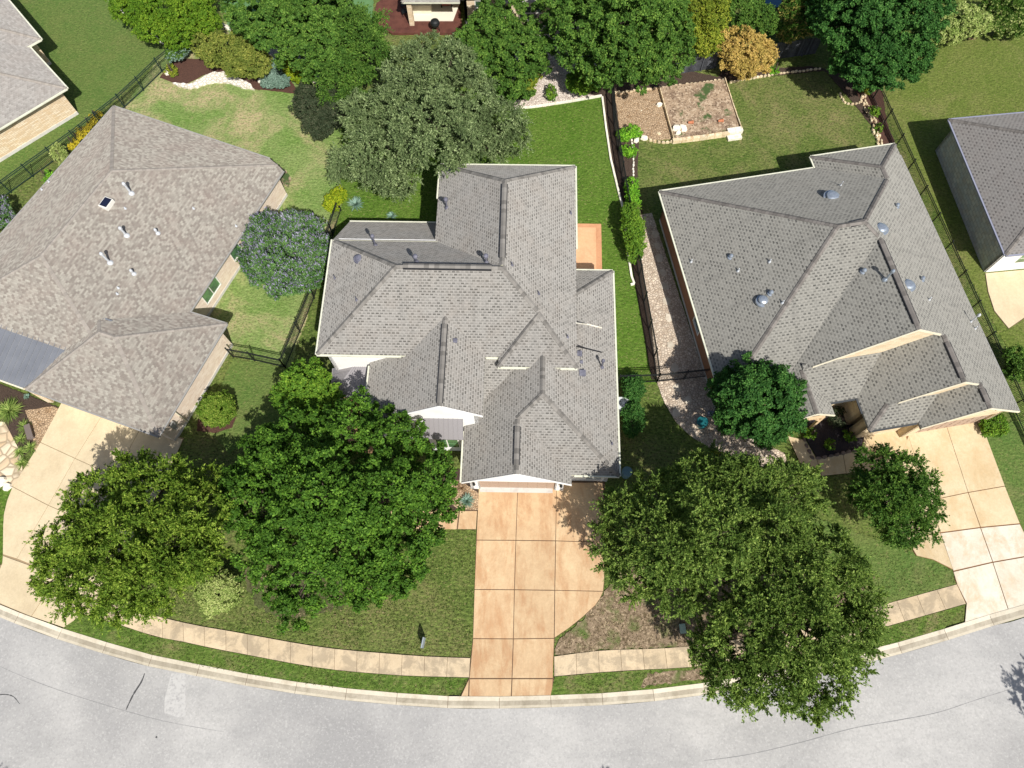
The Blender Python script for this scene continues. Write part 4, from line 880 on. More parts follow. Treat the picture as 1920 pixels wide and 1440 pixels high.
# porch in standing seam metal
m0 = np.array(SWc) + dS * 0.2; m1 = m0 + dS * 8.0; upv = np.array([-dS[1], dS[0]]); upv = upv if upv[1] > 0 else -upv
HL.roofs(ROOF_L, GREYG)
CAP_C = CAP_L; HL.caps(CAP_L, 0.13, 0.012); CAP_C = CAPS_SAVE
ML = 6.0; MZ = 2.88 + .22 * ML; mE = m0 + upv * ML - dS * 4.0
P = [tuple(m1), tuple(m0), tuple(mE), tuple(m1 + upv * ML)]
mb = MB(); mb.prism(P, [2.78, 2.78, MZ - .1, MZ - .1], [2.88, 2.88, MZ, MZ]); pm = mb.build('porch_roof', SEAM, HL.root); mb = MB()
for i in range(1, 21):
    a = m0 + dS * (i * 0.42); mb.beam((*(a), 2.9), (*(a + upv * ML * .99), MZ + .01), 0.03, 0.06)
for i in range(0, 9):
    t = i * .42; k = t / 4.0; a = m0 - dS * t + upv * ML * k; b = m0 - dS * t + upv * ML * .99; mb.beam((*a, 2.9 + (MZ - 2.88) * k), (*b, MZ + .01), 0.03, 0.06)
sub(mb, 'roof_seam', SEAM, pm, HL.root)
mb = MB(); mb.beam((*(m1), 2.78), (*(m0), 2.78), 0.16, 0.2); mb.build('porch_beam', CREAM, HL.root)
mb = MB(); q = m0 + upv * 0.25; mb.box(q[0] - .2, q[0] + .2, q[1] - .2, q[1] + .2, 0, 2.7); mb.build('porch_post', BRICK_LF, HL.root)
HL.gutter([(lM, 0), (lM, 1), (l2, 0), (l2, 1), (l2, 2), (lM, 4), (lM, 3)], GREYG, 0.09)
def wr(k, e, pts):
    c = [HL.wallpx(k, e, *p) for p in pts]; ss = sorted([q[0] for q in c]); return ss[0], ss[-1]
wA = wr(0, 1, [(433, 481), (441, 459)]); wB = wr(0, 1, [(380, 561), (397, 533)])
print('win', wA, wB, HL.wallpx(0, 1, 433, 481), HL.wallpx(0, 1, 441, 459), HL.wallpx(0, 1, 390, 535))
eL = float(np.linalg.norm(HL.edge(1, 0)[1] - HL.edge(1, 0)[0]))
dg1 = (eL - 5.6, eL - 0.7); dg0 = (eL - 9.0, eL - 6.3)
HL.walls(BRICK_L, FOUND, {(0, 1): [(wA[0], wA[0] + 1.15, 1.0, 2.3), (wB[0], wB[0] + 1.9, 0.9, 2.3)], (1, 0): [(*dg1, 0, 2.25), (*dg0, 0, 2.25)]})
HL.window(0, 1, wA[0], wA[0] + 1.15, 1.0, 2.3, GLASS_G, 1, 1, 0.04); HL.window(0, 1, wB[0], wB[0] + 1.9, 0.9, 2.3, GLASS_G, 2, 1, 0.04)
HL.door(1, 0, *dg1, 0.02, 2.25, DOOR_W, 0.12, (8, 4)); HL.door(1, 0, *dg0, 0.02, 2.25, DOOR_W, 0.12, (4, 4))
a1, b1, d1, o1 = HL.edge(1, 1); f1 = frame(a1, math.degrees(math.atan2(d1[1], d1[0])))
mb = MB(); mb.tube([(*f1(1.5, -.07), 2.6), (*f1(1.5, -.07), .1)], .05, 6); mb.build('downspout', CREAM, HL.root)
mb = MB(); mb.box(.55, .95, -.14, .0, 1.2, 1.8, f1); mb.box(.6, .8, -.1, .0, .8, 1.1, f1); mb.build('meter_box', GREYG, HL.root)
for (x, y, h_) in [(246, 362, .95), (206, 492, 1.0), (237, 441, .75)]: HL.pipe(x, y, h_, 0.075, LEAD, .12, 'flue_pipe')
for (x, y) in [(296, 437), (251, 513)]: HL.pipe(x, y, .3, .06, LEAD, .1)
for (x, y) in [(235, 391), (363, 391), (443, 424), (222, 540), (220, 551), (79, 356), (92, 341)]: HL.pipe(x, y, .16, .035, LEAD)
p = HL.hit(201, 383); mb = MB(); fq = frame(p[:2], -22)
mb.prism(clean([fq(-.33, -.42), fq(.33, -.42), fq(.33, .42), fq(-.33, .42)]), p[2] - .3, p[2] + .22); sk_ = mb.build('skylight', FRAME, HL.root)
mb = MB(); mb.prism(clean([fq(-.27, -.34), fq(.27, -.34), fq(.27, .36), fq(-.27, .36)]), p[2] + .222, p[2] + .25); sub(mb, 'pane', surf('skylight_glass', (.012, .015, .035), [], .15, .6), sk_, HL.root)
# ---- far left house
HF = House('limestone_house', 'partly seen tan limestone house with pale shingle roof in the top left corner', (*g2(-40, 160), 0))
ca = W2(125, 165); cb = W2(0, 240); cc = W2(55, 88); cd = W2(78, 75); ce = W2(15, 0)
dS_ = nrm(np.array(cb) - np.array(ca)); dN_ = nrm(np.array(cc) - np.array(ca))
q0 = np.array(ca); Q = [tuple(q0 + dS_ * 18), tuple(q0), tuple(q0 + dN_ * 12), tuple(q0 + dN_ * 12 + dS_ * 18)]
HF.add(Solid(clean(Q), 2.9, [.45] * 4, .5))
q1 = np.array(cd); dN3 = nrm(np.array(ce) - q1); d3 = nrm(np.array(cc) - q1); L3 = 8.0
Q = [tuple(q1 + d3 * 14), tuple(q1), tuple(q1 + dN3 * 16), tuple(q1 + dN3 * 16 + d3 * 14)]
HF.add(Solid(clean(Q), 3.0, [.45] * 4, [1.0, .5, .5, .5], dz=.004))
HF.roofs(ROOF_LF, GUTTER); HF.caps(CAP_L, .13, .015); HF.gutter([(q, i) for q in HF.S for i in range(4)], GUTTER, .12)
HF.walls(BRICK_LF, FOUND)
# ---- far right house
HQ = House('fieldstone_house', 'partly seen house with grey limestone side wall and brown grey roof at the right edge', (*g2(1990, 380), 0))
a = np.array(W2(1780, 224, 3.1)); b = np.array(W2(1886, 478, 3.1)); dd = nrm(b - a); dr = np.array([-dd[1], dd[0]]); dr = dr if dr[0] > 0 else -dr
HQ.add(Solid(clean([tuple(a), tuple(b), tuple(b + dr * 17), tuple(a + dr * 17)]), 3.1, [.6] * 4, .42))
k3 = b + dr * 4.5
HQ.roofs(ROOF_RF, GUTTER); HQ.caps(CAP_R)
HQ.gutter([(HQ.S[0], i) for i in range(4)], surf('blue_grey_gutter', (.25, .26, .33), [], .5), .12)
HQ.walls(STONE_RF, None)
es = [i for i in range(4) if HQ.S[0].nrm[i][0][1] < -0.8][0]
sW_ = sorted([HQ.wallpx(0, es, 1897, 494)[0], HQ.wallpx(0, es, 1921, 488)[0]]); aq, bq, dq, oq = HQ.edge(0, es); fqz = frame(aq, math.degrees(math.atan2(dq[1], dq[0])))
mb = MB(); Lq = float(np.linalg.norm(bq - aq)); mb.box(0.12, Lq - .1, -.05, -.004, .0, 2.9, fqz); mb.build('stucco_front', WHITE, HQ.root)
HQ.window(0, es, 1.6, 3.2, 1.1, 2.3, GLASS_G, 2, 2, -.06)
# ---- house behind the trees at the top
HT = House('rear_house', 'tan brick house with covered patio glimpsed at the top centre of the frame', (*g2(900, -60), 0))
e0 = np.array(g2(753, 4, 2.9)); e1 = np.array(g2(862, 4, 2.9)); e2 = np.array(g2(1180, 4, 2.9))
HT.add(Solid(clean([(e0[0], e0[1]), (e1[0], e1[1]), (e1[0], e1[1] + 12), (e0[0], e0[1] + 12)]), 2.9, [.5, None, .5, .5], [3.6, 0, .5, .5]))
HT.add(Solid(clean([(e1[0] - .02, e1[1] + 0.5), (e1[0] + 5.2, e1[1] + 0.5), (e1[0] + 5.2, e1[1] + 13), (e1[0] - .02, e1[1] + 13)]), 2.9, [.5, .5, .5, .5], .3, dz=.004))
HT.add(Solid(clean([(e1[0] + 3.8, e1[1] - 0.1), (e1[0] + 10.5, e1[1] - 0.1), (e1[0] + 10.5, e1[1] + 13), (e1[0] + 3.8, e1[1] + 13)]), 2.9, [.5, .5, .5, .5], .3, dz=.008))
HT.roofs(ROOF_LF, GUTTER); HT.caps(CAP_L)
HT.walls(BRICK_R, FOUND, only=[0]); HT.walls(BRICK_LF, FOUND, {(1, 0): [(.9, 2.2, .8, 2.4), (2.8, 3.6, .8, 2.4)], (2, 0): [(.9, 2.9, .8, 2.3)]}, only=[1, 2])
HT.window(1, 0, .9, 2.2, .8, 2.4, GLASS, 2, 2); HT.window(1, 0, 2.8, 3.6, .8, 2.4, GLASS, 1, 2); HT.window(2, 0, .9, 2.9, .8, 2.3, GLASS, 2, 2)
mb = MB(); mb.prism(clean([(e0[0] + .3, e0[1] + .3), (e0[0] + .7, e0[1] + .3), (e0[0] + .7, e0[1] + .7), (e0[0] + .3, e0[1] + .7)]), 0, 2.75); mb.build('patio_column', BRICK_LF, HT.root)
sheet('patio', [(770, 12), (862, 12), (850, 44), (777, 44)], 0.30, surf('cream_patio', (.72, .66, .54), [], .8), 'sunlit cream patio slab at the top of the frame', thick=.3)
sheet('deck', [(707, 10), (748, -20), (860, -20), (868, 66), (735, 66), (700, 45)], 0.24, WOOD, 'red brown timber deck at the top of the frame', thick=.24)
dl = HT
mb = MB(); c0 = g2(776, 36); mb.box(c0[0] - .15, c0[0] + 1.6, c0[1] + .3, c0[1] + 2.0, .3, 1.15); mb.box(c0[0] + .1, c0[0] + 1.3, c0[1] + 0.5, c0[1] + 1.9, 1.152, 1.2)
tag(mb.build('outdoor_counter', CREAM, base=(c0[0] + .7, c0[1] + 1, .3)), 'cream masonry counter on the sunlit patio', 'counter')

# ------------------------------------------------------------------ foliage
LM = {}
def lm(key):
    if key in LM: return LM[key]
    P = {'oak': ((0.018, 0.048, 0.005), (0.044, 0.100, 0.010), (0.095, 0.175, 0.020)),
         'elm': ((0.032, 0.066, 0.006), (0.090, 0.145, 0.014), (0.20, 0.255, 0.040)),
         'elm2': ((0.030, 0.058, 0.009), (0.082, 0.132, 0.022), (0.185, 0.240, 0.055)),
         'live': ((0.036, 0.056, 0.020), (0.092, 0.128, 0.048), (0.20, 0.245, 0.115)),
         'dark': ((0.012, 0.042, 0.008), (0.028, 0.082, 0.014), (0.065, 0.140, 0.030)),
         'green': ((0.020, 0.052, 0.008), (0.050, 0.105, 0.014), (0.110, 0.175, 0.030)),
         'green2': ((0.032, 0.080, 0.008), (0.075, 0.145, 0.013), (0.145, 0.215, 0.022)),
         'hedge': ((0.030, 0.075, 0.005), (0.075, 0.135, 0.009), (0.145, 0.205, 0.018)),
         'bright': ((0.04, 0.12, 0.01), (0.10, 0.24, 0.015), (0.2, 0.36, 0.03)),
         'yellow': ((0.10, 0.20, 0.01), (0.28, 0.36, 0.015), (0.5, 0.5, 0.03)),
         'lime': ((0.10, 0.16, 0.015), (0.26, 0.32, 0.03), (0.48, 0.48, 0.06)),
         'gold': ((0.34, 0.27, 0.06), (0.62, 0.44, 0.12), (0.80, 0.55, 0.20)),
         'pale': ((0.18, 0.28, 0.05), (0.42, 0.50, 0.16), (0.68, 0.70, 0.30)),
         'round': ((0.07, 0.15, 0.012), (0.17, 0.28, 0.03), (0.36, 0.42, 0.08)),
         'purple': ((0.014, 0.022, 0.010), (0.028, 0.040, 0.018), (0.060, 0.060, 0.036)),
         'blue': ((0.12, 0.2, 0.15), (0.22, 0.33, 0.26), (0.34, 0.46, 0.38)),
         'agave': ((0.14, 0.26, 0.20), (0.26, 0.40, 0.33), (0.42, 0.56, 0.46)),
         'vitex': ((0.025, 0.060, 0.015), (0.055, 0.120, 0.030), (0.12, 0.19, 0.06)),
         'flower': ((0.25, 0.23, 0.36), (0.40, 0.38, 0.52), (0.55, 0.54, 0.64)),
         'orange': ((0.10, 0.12, 0.02), (0.24, 0.20, 0.06), (0.45, 0.28, 0.10)),
         'olive2': ((0.05, 0.075, 0.012), (0.11, 0.13, 0.022), (0.22, 0.22, 0.05)),
         'tan': ((0.3, 0.2, 0.12), (0.45, 0.32, 0.2), (0.6, 0.46, 0.3)),
         'grassy': ((0.06, 0.1, 0.02), (0.13, 0.19, 0.04), (0.26, 0.3, 0.09)),
         'goldfl': ((0.35, 0.3, 0.02), (0.6, 0.48, 0.03), (0.75, 0.62, 0.06))}[key]
    k_ = 1.0 if key in ('yellow', 'gold', 'pale', 'blue', 'agave', 'flower', 'tan', 'goldfl', 'round', 'lime') else 1.95
    P = tuple(tuple(min(.8, c * k_) for c in q) for q in P)
    LM[key] = leafmat(key + '_leaf', *P); return LM[key]
def rnd_unit(n, up=0.0):
    v = RNG.normal(size=(n, 3)); v[:, 2] += up; return v / np.linalg.norm(v, axis=1)[:, None]
def leaf_mesh(name, cen, direc, length, width, mat, parent=None, base=None, nup=1.0, nn=None):
    """rhombic leaves: cen (n,3), direc (n,3) leaf axis, random roll biased to face up"""
    n = len(cen); L = length * RNG.uniform(0.65, 1.35, n); Wd = width * RNG.uniform(0.65, 1.35, n)
    d = direc / np.linalg.norm(direc, axis=1)[:, None]; nn = rnd_unit(n, nup * 2.0) if nn is None else nn
    s = np.cross(d, nn); s /= np.linalg.norm(s, axis=1)[:, None] + 1e-9; u = np.cross(s, d)
    a = cen - d * (L / 2)[:, None]; c = cen + d * (L / 2)[:, None]; m = cen - d * (L * 0.05)[:, None] - u * (Wd * 0.15)[:, None]
    b = m + s * (Wd / 2)[:, None]; e = m - s * (Wd / 2)[:, None]
    V = np.stack([a, b, c, e], 1).reshape(-1, 3)
    base = base if base is not None else (tuple(parent.location) if parent is not None else (0, 0, 0)); V = V - np.array(base)
    me = bpy.data.meshes.new(name); me.vertices.add(n * 4); me.vertices.foreach_set('co', V.astype('f').ravel())
    me.loops.add(n * 4); me.loops.foreach_set('vertex_index', np.arange(n * 4, dtype='i')); me.polygons.add(n)
    me.polygons.foreach_set('loop_start', np.arange(0, n * 4, 4, dtype='i')); me.polygons.foreach_set('loop_total', np.full(n, 4, dtype='i'))
    me.update(calc_edges=True); me.materials.append(mat)
    o = bpy.data.objects.new(name, me); C.objects.link(o)
    if parent is not None: o.parent = parent
    else: o.location = base
    return o
def L3(px, py, h, rpx, rz=None):
    """lobe: traced pixel centre, its height, radius in photo pixels"""
    c = G(px, py, h); r = rpx * np.linalg.norm(c - [0, 0, HC]) / F * 0.97; return c, r, (rz if rz else r * 0.72)
def blob_points(lobes, per, clump, kind):
    """lobes carry rounded leaf masses; every mass is packed with leaves that face outward from it, with dark gaps between masses"""
    PC, DD, RR = [], [], []
    R0 = per['mass']
    for c, r, rz in lobes:
        if kind == 'spray': r = r * .90
        area = 4 * math.pi * r * (r * .5 + rz * .5) * 0.62; nc = max(3, int(area / (R0 * R0) * per['clumps']))
        d = rnd_unit(nc * 5, 0.3); k = RNG.uniform(0.60, 1.0, nc * 5) ** 0.5; pc = c + d * k[:, None] * (np.array([r, r, rz]) - R0 * .45).clip(.05)
        q = pc / max(R0, .3) * .62; wv = np.sin(q[:, 0] * 1.9 + q[:, 1] * .8) + np.sin(q[:, 1] * 1.7 - q[:, 0] * .5 + 2) + .6 * np.sin(q[:, 0] * 3.1 + q[:, 2])
        pc[:, 2] += wv * R0 * .38; out_ = RNG.random(len(pc)) < .16; pc[out_] += (d * np.array([r, r, rz * .4]))[out_] * RNG.uniform(.05, .22, out_.sum())[:, None]
        ok = (wv > -.95) | (RNG.random(len(pc)) < .25); pc, d = pc[ok], d[ok]
        keep = []                                   # spread the masses apart so gaps stay open
        for i in range(len(pc)):
            if len(keep) >= nc: break
            if all(np.sum((pc[i] - pc[j]) ** 2) > (R0 * per.get('gap', .85)) ** 2 for j in keep[-60:]): keep.append(i)
        PC.append(pc[keep]); DD.append(d[keep]); RR.append(R0 * RNG.uniform(.65, 1.25, len(keep)))
    PC, DD, RR = map(np.concatenate, (PC, DD, RR)); n = len(PC); k = per['leaves']
    if kind == 'clump':
        nb = 11; bd = rnd_unit(n * nb, .35) * .9 + np.repeat(DD, nb, 0) * .35; bd /= np.linalg.norm(bd, axis=1)[:, None]
        bc = np.repeat(PC, nb, 0) + bd * (np.repeat(RR, nb) * RNG.uniform(.45, .95, n * nb))[:, None] * np.array([1, 1, .75]); kk = max(4, k // nb)
        ld = rnd_unit(n * nb * kk, .3); P = np.repeat(bc, kk, 0) + ld * (np.repeat(np.repeat(RR, nb), kk) * RNG.uniform(.12, .36, len(ld)))[:, None] * np.array([1, 1, .6])
        NN = np.repeat(bd, kk, 0) * .9 + ld * .6 + RNG.normal(size=ld.shape) * .42 + [0, 0, .45]; D = ld + RNG.normal(size=ld.shape) * .5
    else:
        nb = 15; kk = max(5, k // nb); bd = rnd_unit(n * nb, .25) + np.repeat(DD, nb, 0) * .55; bd /= np.linalg.norm(bd, axis=1)[:, None]; Ls = np.repeat(RR, nb) * RNG.uniform(.75, 1.55, n * nb)
        t = RNG.uniform(.12, 1, (n * nb, kk)); side = rnd_unit(n * nb * kk).reshape(n * nb, kk, 3)
        P = np.repeat(PC, nb, 0)[:, None, :] + bd[:, None, :] * (t * Ls[:, None])[..., None] * np.array([1, 1, .8]) - np.array([0, 0, .22]) * ((t ** 2) * Ls[:, None])[..., None] + side * (.13 * (1.25 - t) * np.sqrt(Ls)[:, None])[..., None]
        D = bd[:, None, :] * .9 + side * .8; NN = bd[:, None, :] * .75 + RNG.normal(size=P.shape) * .42 + np.array([0, 0, .6])
        P, D, NN = P.reshape(-1, 3), D.reshape(-1, 3), NN.reshape(-1, 3)
    NN /= np.linalg.norm(NN, axis=1)[:, None]; return P, D, NN
def trunk_mesh(basept, lobes, r0, parent, fork=0.42, name='trunk'):
    mb = MB(); b = np.array(basept, float); top = np.mean([c for c, _, _ in lobes], 0); zt = min(c[2] - rz for c, _, rz in lobes)
    fk = b + (top - b) * 0.25; fk[2] = max(1.2, min(zt * 0.9, top[2] * fork)); mid = (b + fk) / 2 + [random.uniform(-.1, .1), random.uniform(-.1, .1), 0]
    mb.tube([b - [0, 0, 0.15], b + [0, 0, 0.12], mid, fk], [r0 * 1.5, r0 * 1.1, r0 * 0.9, r0 * 0.78], 9)
    for c, r, rz in lobes:
        end = c + np.array([random.uniform(-.3, .3) * r, random.uniform(-.3, .3) * r, rz * 0.1]); m1 = fk + (end - fk) * 0.45 + np.array([0, 0, 0.12 * np.linalg.norm(end - fk)])
        mb.tube([fk - [0, 0, .1], m1, end], [r0 * 0.5, r0 * 0.3, r0 * 0.07], 6)
        for _ in range(4):
            e2 = c + rnd_unit(1)[0] * np.array([r, r, rz]) * 0.6; mb.tube([m1 + (end - m1) * random.uniform(0, .7), (m1 + e2) / 2 + [0, 0, .2], e2], [r0 * 0.2, r0 * 0.12, r0 * 0.03], 4)
    return mb.build(name, BARK, parent)
KINDS = {'broad': dict(mass=.66, clumps=.62, leaves=330, L=.155, W=.125, kind='clump', gap=.95),
         'small': dict(mass=.42, clumps=.8, leaves=200, L=.12, W=.075, kind='clump', gap=.8),
         'spray': dict(mass=.60, clumps=.60, leaves=330, L=.15, W=.07, kind='spray', gap=.92),
         'fine': dict(mass=.52, clumps=.66, leaves=240, L=.15, W=.065, kind='spray', gap=.95),
         'shrub': dict(mass=.27, clumps=.75, leaves=120, L=.10, W=.07, kind='clump', gap=.75)}
NLEAF = [0]
def tree(name, label, lobes, kind, leaf, trunk_px=None, r0=0.17, group=None, extra=None, scale=1.0, dens=1.0, cat='tree'):
    Ls = [L3(*l) for l in lobes]; K = KINDS[kind]
    if trunk_px is None:
        w_ = np.array([r for _, r, _ in Ls]); m = (np.array([c for c, _, _ in Ls]) * w_[:, None]).sum(0) / w_.sum(); bp = (m[0], m[1], 0)
    else: bp = (*g2(*trunk_px), 0)
    T = thing(name, label, cat, bp, group)
    trunk_mesh(bp, Ls, r0, T, name='trunk' if cat == 'tree' else 'stem')
    Kp = dict(K, mass=K['mass'] * scale, clumps=K['clumps'] * dens); P, D, NN = blob_points(Ls, Kp, 0, K['kind'])
    keep = P[:, 2] > 0.2; P, D, NN = P[keep], D[keep], NN[keep]; NLEAF[0] += len(P)
    leaf_mesh('crown' if cat == 'tree' else 'foliage', P, D, K['L'] * scale ** .6, K['W'] * scale ** .6, lm(leaf), T, nn=NN)
    if extra:      # (leaf key, fraction, name, size)
        for key, frac, nm, ln, wd in extra:
            n = int(len(P) * frac); idx = RNG.choice(len(P), n, replace=False); Q = P[idx]; c0 = np.mean(Q, 0)
            Q = Q + [0, 0, 0.12]; leaf_mesh(nm, Q, D[idx] * 0.4 + np.array([0, 0, 1.0]), ln, wd, lm(key), T, nup=0.1)
    return T
def shrub(name, label, lobes, leaf, kind='shrub', scale=1.0, dens=1.0, group=None, extra=None, cat='shrub', r0=0.05):
    return tree(name, label, lobes, kind, leaf, None, r0, group, extra, scale, dens, cat)

tree('shade_tree', 'big feathery bright green tree overhanging the sand coloured driveway, lower left',
     [(250, 892, 5.0, 50), (335, 885, 4.5, 30), (185, 945, 5.0, 62), (285, 935, 6.2, 72), (375, 955, 5.0, 62), (140, 1010, 5.0, 62), (225, 1010, 7.0, 85), (330, 1025, 6.2, 78), (112, 1075, 4.2, 46), (175, 1085, 5.4, 72), (280, 1090, 5.2, 68), (365, 1040, 4.8, 55), (225, 1135, 3.6, 40), (75, 1095, 3.6, 22), (395, 905, 4, 35)], 'spray', 'elm', (250, 1060), 0.22)
tree('oak_tree', 'large dark green oak in front of the white house, left of the terracotta driveway',
     [(560, 835, 5.2, 68), (655, 800, 5.6, 62), (735, 835, 5.6, 68), (800, 890, 5.0, 55), (492, 862, 3.9, 56), (600, 925, 7.2, 86), (710, 930, 7.2, 86), (795, 975, 5.2, 55), (478, 950, 4.2, 60), (555, 1010, 6.0, 74), (655, 1020, 6.0, 78), (748, 1050, 5.0, 62), (505, 1048, 4.4, 50), (690, 1095, 3.8, 42), (735, 1095, 3.6, 36), (525, 1118, 3.2, 30), (562, 1145, 3.0, 34), (590, 1120, 3, 22), (650, 1108, 3.2, 28), (845, 935, 4.2, 26), (448, 905, 3.4, 34)], 'broad', 'oak', (640, 985), 0.26)
tree('small_tree', 'bushy yellow green tree beside the metal porch roof of the white house',
     [(575, 705, 4.0, 38), (600, 735, 3.5, 36), (550, 745, 3.2, 38), (590, 770, 3.4, 40), (625, 765, 3.2, 32)], 'broad', 'green2', (595, 770), 0.12, scale=0.8)
tree('shade_tree', 'upper of the two feathery elms on the right, nearest the terracotta driveway',
     [(1172, 960, 5.0, 55), (1150, 1035, 4.6, 45), (1232, 930, 5.4, 66), (1315, 900, 6.0, 66), (1400, 912, 6.2, 70), (1485, 925, 5.4, 62), (1245, 1015, 6.8, 78), (1340, 1000, 7.8, 92), (1440, 995, 7.0, 78), (1200, 1080, 5.0, 55), (1275, 1100, 5.6, 62), (1325, 858, 4.2, 30), (1515, 905, 4.4, 40), (1135, 990, 4.2, 30)], 'spray', 'elm2', (1330, 1050), 0.24)
tree('shade_tree', 'lower of the two feathery elms on the right, its crown reaching over the street',
     [(1380, 1100, 6.2, 72), (1480, 1080, 7.2, 84), (1562, 1050, 6.0, 66), (1600, 1115, 5.2, 55), (1400, 1190, 6.2, 78), (1500, 1180, 7.4, 88), (1585, 1195, 5.4, 60), (1362, 1265, 4.6, 52), (1450, 1275, 5.4, 68), (1535, 1275, 5.2, 66), (1525, 1325, 4.0, 34), (1330, 1205, 4.4, 42), (1600, 1255, 4.2, 36), (1610, 1160, 4.4, 40), (1545, 1350, 3.6, 16), (1400, 1310, 4.0, 26)], 'spray', 'elm2', (1480, 1160), 0.25)
tree('small_tree', 'sparse dark feathery tree beside the buff driveway on the right',
     [(1645, 885, 3.8, 44), (1700, 890, 3.8, 44), (1670, 930, 4.6, 58), (1722, 940, 3.8, 45), (1690, 985, 3.8, 46), (1625, 930, 3.4, 34), (1735, 905, 3.2, 26), (1725, 1000, 3.2, 26), (1660, 850, 3.0, 18)], 'spray', 'green', (1680, 960), 0.12, scale=0.85)
tree('round_tree', 'dense round dark green tree against the grey roofed house',
     [(1420, 752, 4.8, 70), (1372, 740, 4.0, 46), (1468, 742, 4.2, 44), (1402, 702, 4.2, 40), (1440, 705, 4.0, 36), (1432, 798, 3.6, 42), (1382, 785, 3.5, 40), (1475, 775, 3.6, 36)], 'broad', 'dark', (1420, 790), 0.15, scale=0.8, dens=1.1)
tree('flowering_tree', 'wide low tree covered in pale lavender flower spikes beside the brown roofed house',
     [(505, 438, 2.6, 46), (560, 440, 2.6, 46), (535, 475, 3.3, 58), (588, 470, 2.7, 36), (492, 480, 2.7, 42), (530, 520, 2.4, 40), (570, 515, 2.4, 36), (495, 515, 2.1, 28)], 'small', 'vitex', (535, 505), 0.10, dens=1.15, extra=[('flower', 0.11, 'flower_spikes', 0.26, 0.055)])
tree('live_oak', 'wide olive green live oak behind the white house',
     [(690, 215, 5.4, 56), (775, 190, 6.6, 78), (860, 185, 6.8, 74), (930, 225, 5.6, 55), (960, 255, 4.4, 38), (820, 250, 7.6, 88), (720, 290, 5.6, 66), (660, 300, 4.4, 44), (752, 335, 4.4, 42), (880, 262, 5.6, 48), (760, 125, 5.6, 52), (850, 118, 5.4, 48), (700, 335, 4.0, 32), (640, 325, 3.4, 26), (930, 285, 3.8, 26), (800, 80, 4, 28)], 'fine', 'live', (810, 285), 0.26, scale=1.1)
tree('smoke_tree', 'dark purple leaved tree at the edge of the pale lawn',
     [(600, 195, 2.6, 42), (582, 182, 2.2, 28), (620, 215, 2.4, 32), (598, 235, 2.0, 26), (566, 205, 1.8, 18)], 'small', 'purple', (603, 220), 0.09)
tree('garden_tree', 'green leafy tree in front of the covered patio at the top centre',
     [(925, 62, 5.0, 52), (890, 105, 4.4, 42), (975, 100, 4.6, 46), (955, 160, 3.2, 34), (940, 18, 5, 42), (1005, 125, 3.2, 26), (985, 172, 2.4, 18), (1005, 60, 3.8, 30), (1015, 95, 3.0, 26), (1025, 20, 4, 26)], 'broad', 'green', (940, 110), 0.14, scale=0.8)
tree('garden_tree', 'big dense green tree right of the covered patio at the top',
     [(1095, 40, 6.2, 58), (1175, 50, 7.2, 70), (1245, 55, 5.8, 50), (1150, 115, 5.0, 50), (1222, 120, 4.2, 38), (1085, 100, 4.6, 40), (1120, -20, 6, 60), (1210, -10, 6, 60), (1200, 150, 3.4, 22), (1265, 95, 4.4, 34), (1255, 130, 3.2, 22)], 'broad', 'green', (1160, 100), 0.2)
tree('garden_tree', 'big dark green tree overhanging the corner where the iron fence meets the back fence',
     [(1600, 40, 6.0, 60), (1680, 48, 6.2, 64), (1645, 112, 5.0, 54), (1702, 105, 4.4, 40), (1605, 105, 4.2, 40), (1640, -20, 6, 60), (1720, 10, 5, 45), (1560, 20, 4.6, 40), (1630, 150, 3.4, 24), (1700, 140, 3.2, 20)], 'broad', 'dark', (1650, 100), 0.2, scale=0.9)
tree('garden_tree', 'tall green tree behind the blue green shrubs, between the lawns at the top left',
     [(480, 20, 4.6, 50), (540, 45, 5.0, 52), (600, 30, 5.6, 58), (570, 95, 4.4, 46), (500, 60, 3.8, 34), (620, 95, 5.0, 48), (560, -20, 5, 60)], 'broad', 'green', (560, 70), 0.16, scale=0.85)
tree('garden_tree', 'upright feathery green tree directly left of the live oak crown',
     [(655, 60, 5.4, 48), (690, 105, 5.0, 46), (640, 130, 4.6, 42), (690, 40, 5, 36), (625, 165, 3.6, 30), (665, 175, 4, 30)], 'spray', 'green', (660, 120), 0.14)
# hedges and shrubs along the back
shrub('hedge', 'dense rounded green hedge at the top left beside the wide lawn', [(250, 10, 3.2, 34), (300, 20, 3.4, 36), (350, 28, 3.4, 36), (385, 42, 2.8, 26), (285, 52, 2.8, 28), (330, 62, 2.6, 28), (240, -20, 3, 30), (365, -5, 3.2, 32)], 'hedge', dens=1.1, scale=1.25, cat='hedge')
shrub('shrub', 'olive and yellow green shrub mass between the hedge and the mulch bed', [(385, 82, 1.8, 24), (420, 92, 2.2, 30), (455, 105, 2.2, 28), (478, 118, 2.0, 28), (440, 125, 1.6, 20), (400, 112, 1.4, 16), (455, 75, 2, 22)], 'olive2', dens=1.2, scale=1.1)
shrub('shrub', 'grey green shrub in the corner by the iron fence', [(333, 95, 1.2, 17), (345, 85, 1.3, 14), (325, 108, .9, 10)], 'blue', extra=[('green', 0.8, 'inner_leaves', .12, .08)])
shrub('shrub', 'pale blue green conifer shrub in the mulch bed', [(512, 130, .9, 16), (522, 148, .7, 19), (505, 150, .6, 15)], 'blue', dens=1.4, scale=.9)
shrub('shrub', 'vivid yellow green shrub right of the blue conifer shrub', [(545, 128, .8, 16), (562, 140, .8, 17), (580, 142, .8, 14), (535, 112, .7, 10)], 'yellow', dens=1.2)
shrub('shrub', 'tiny lime green shrub beside the white boulder', [(321, 131, .35, 9), (326, 138, .3, 6)], 'lime')
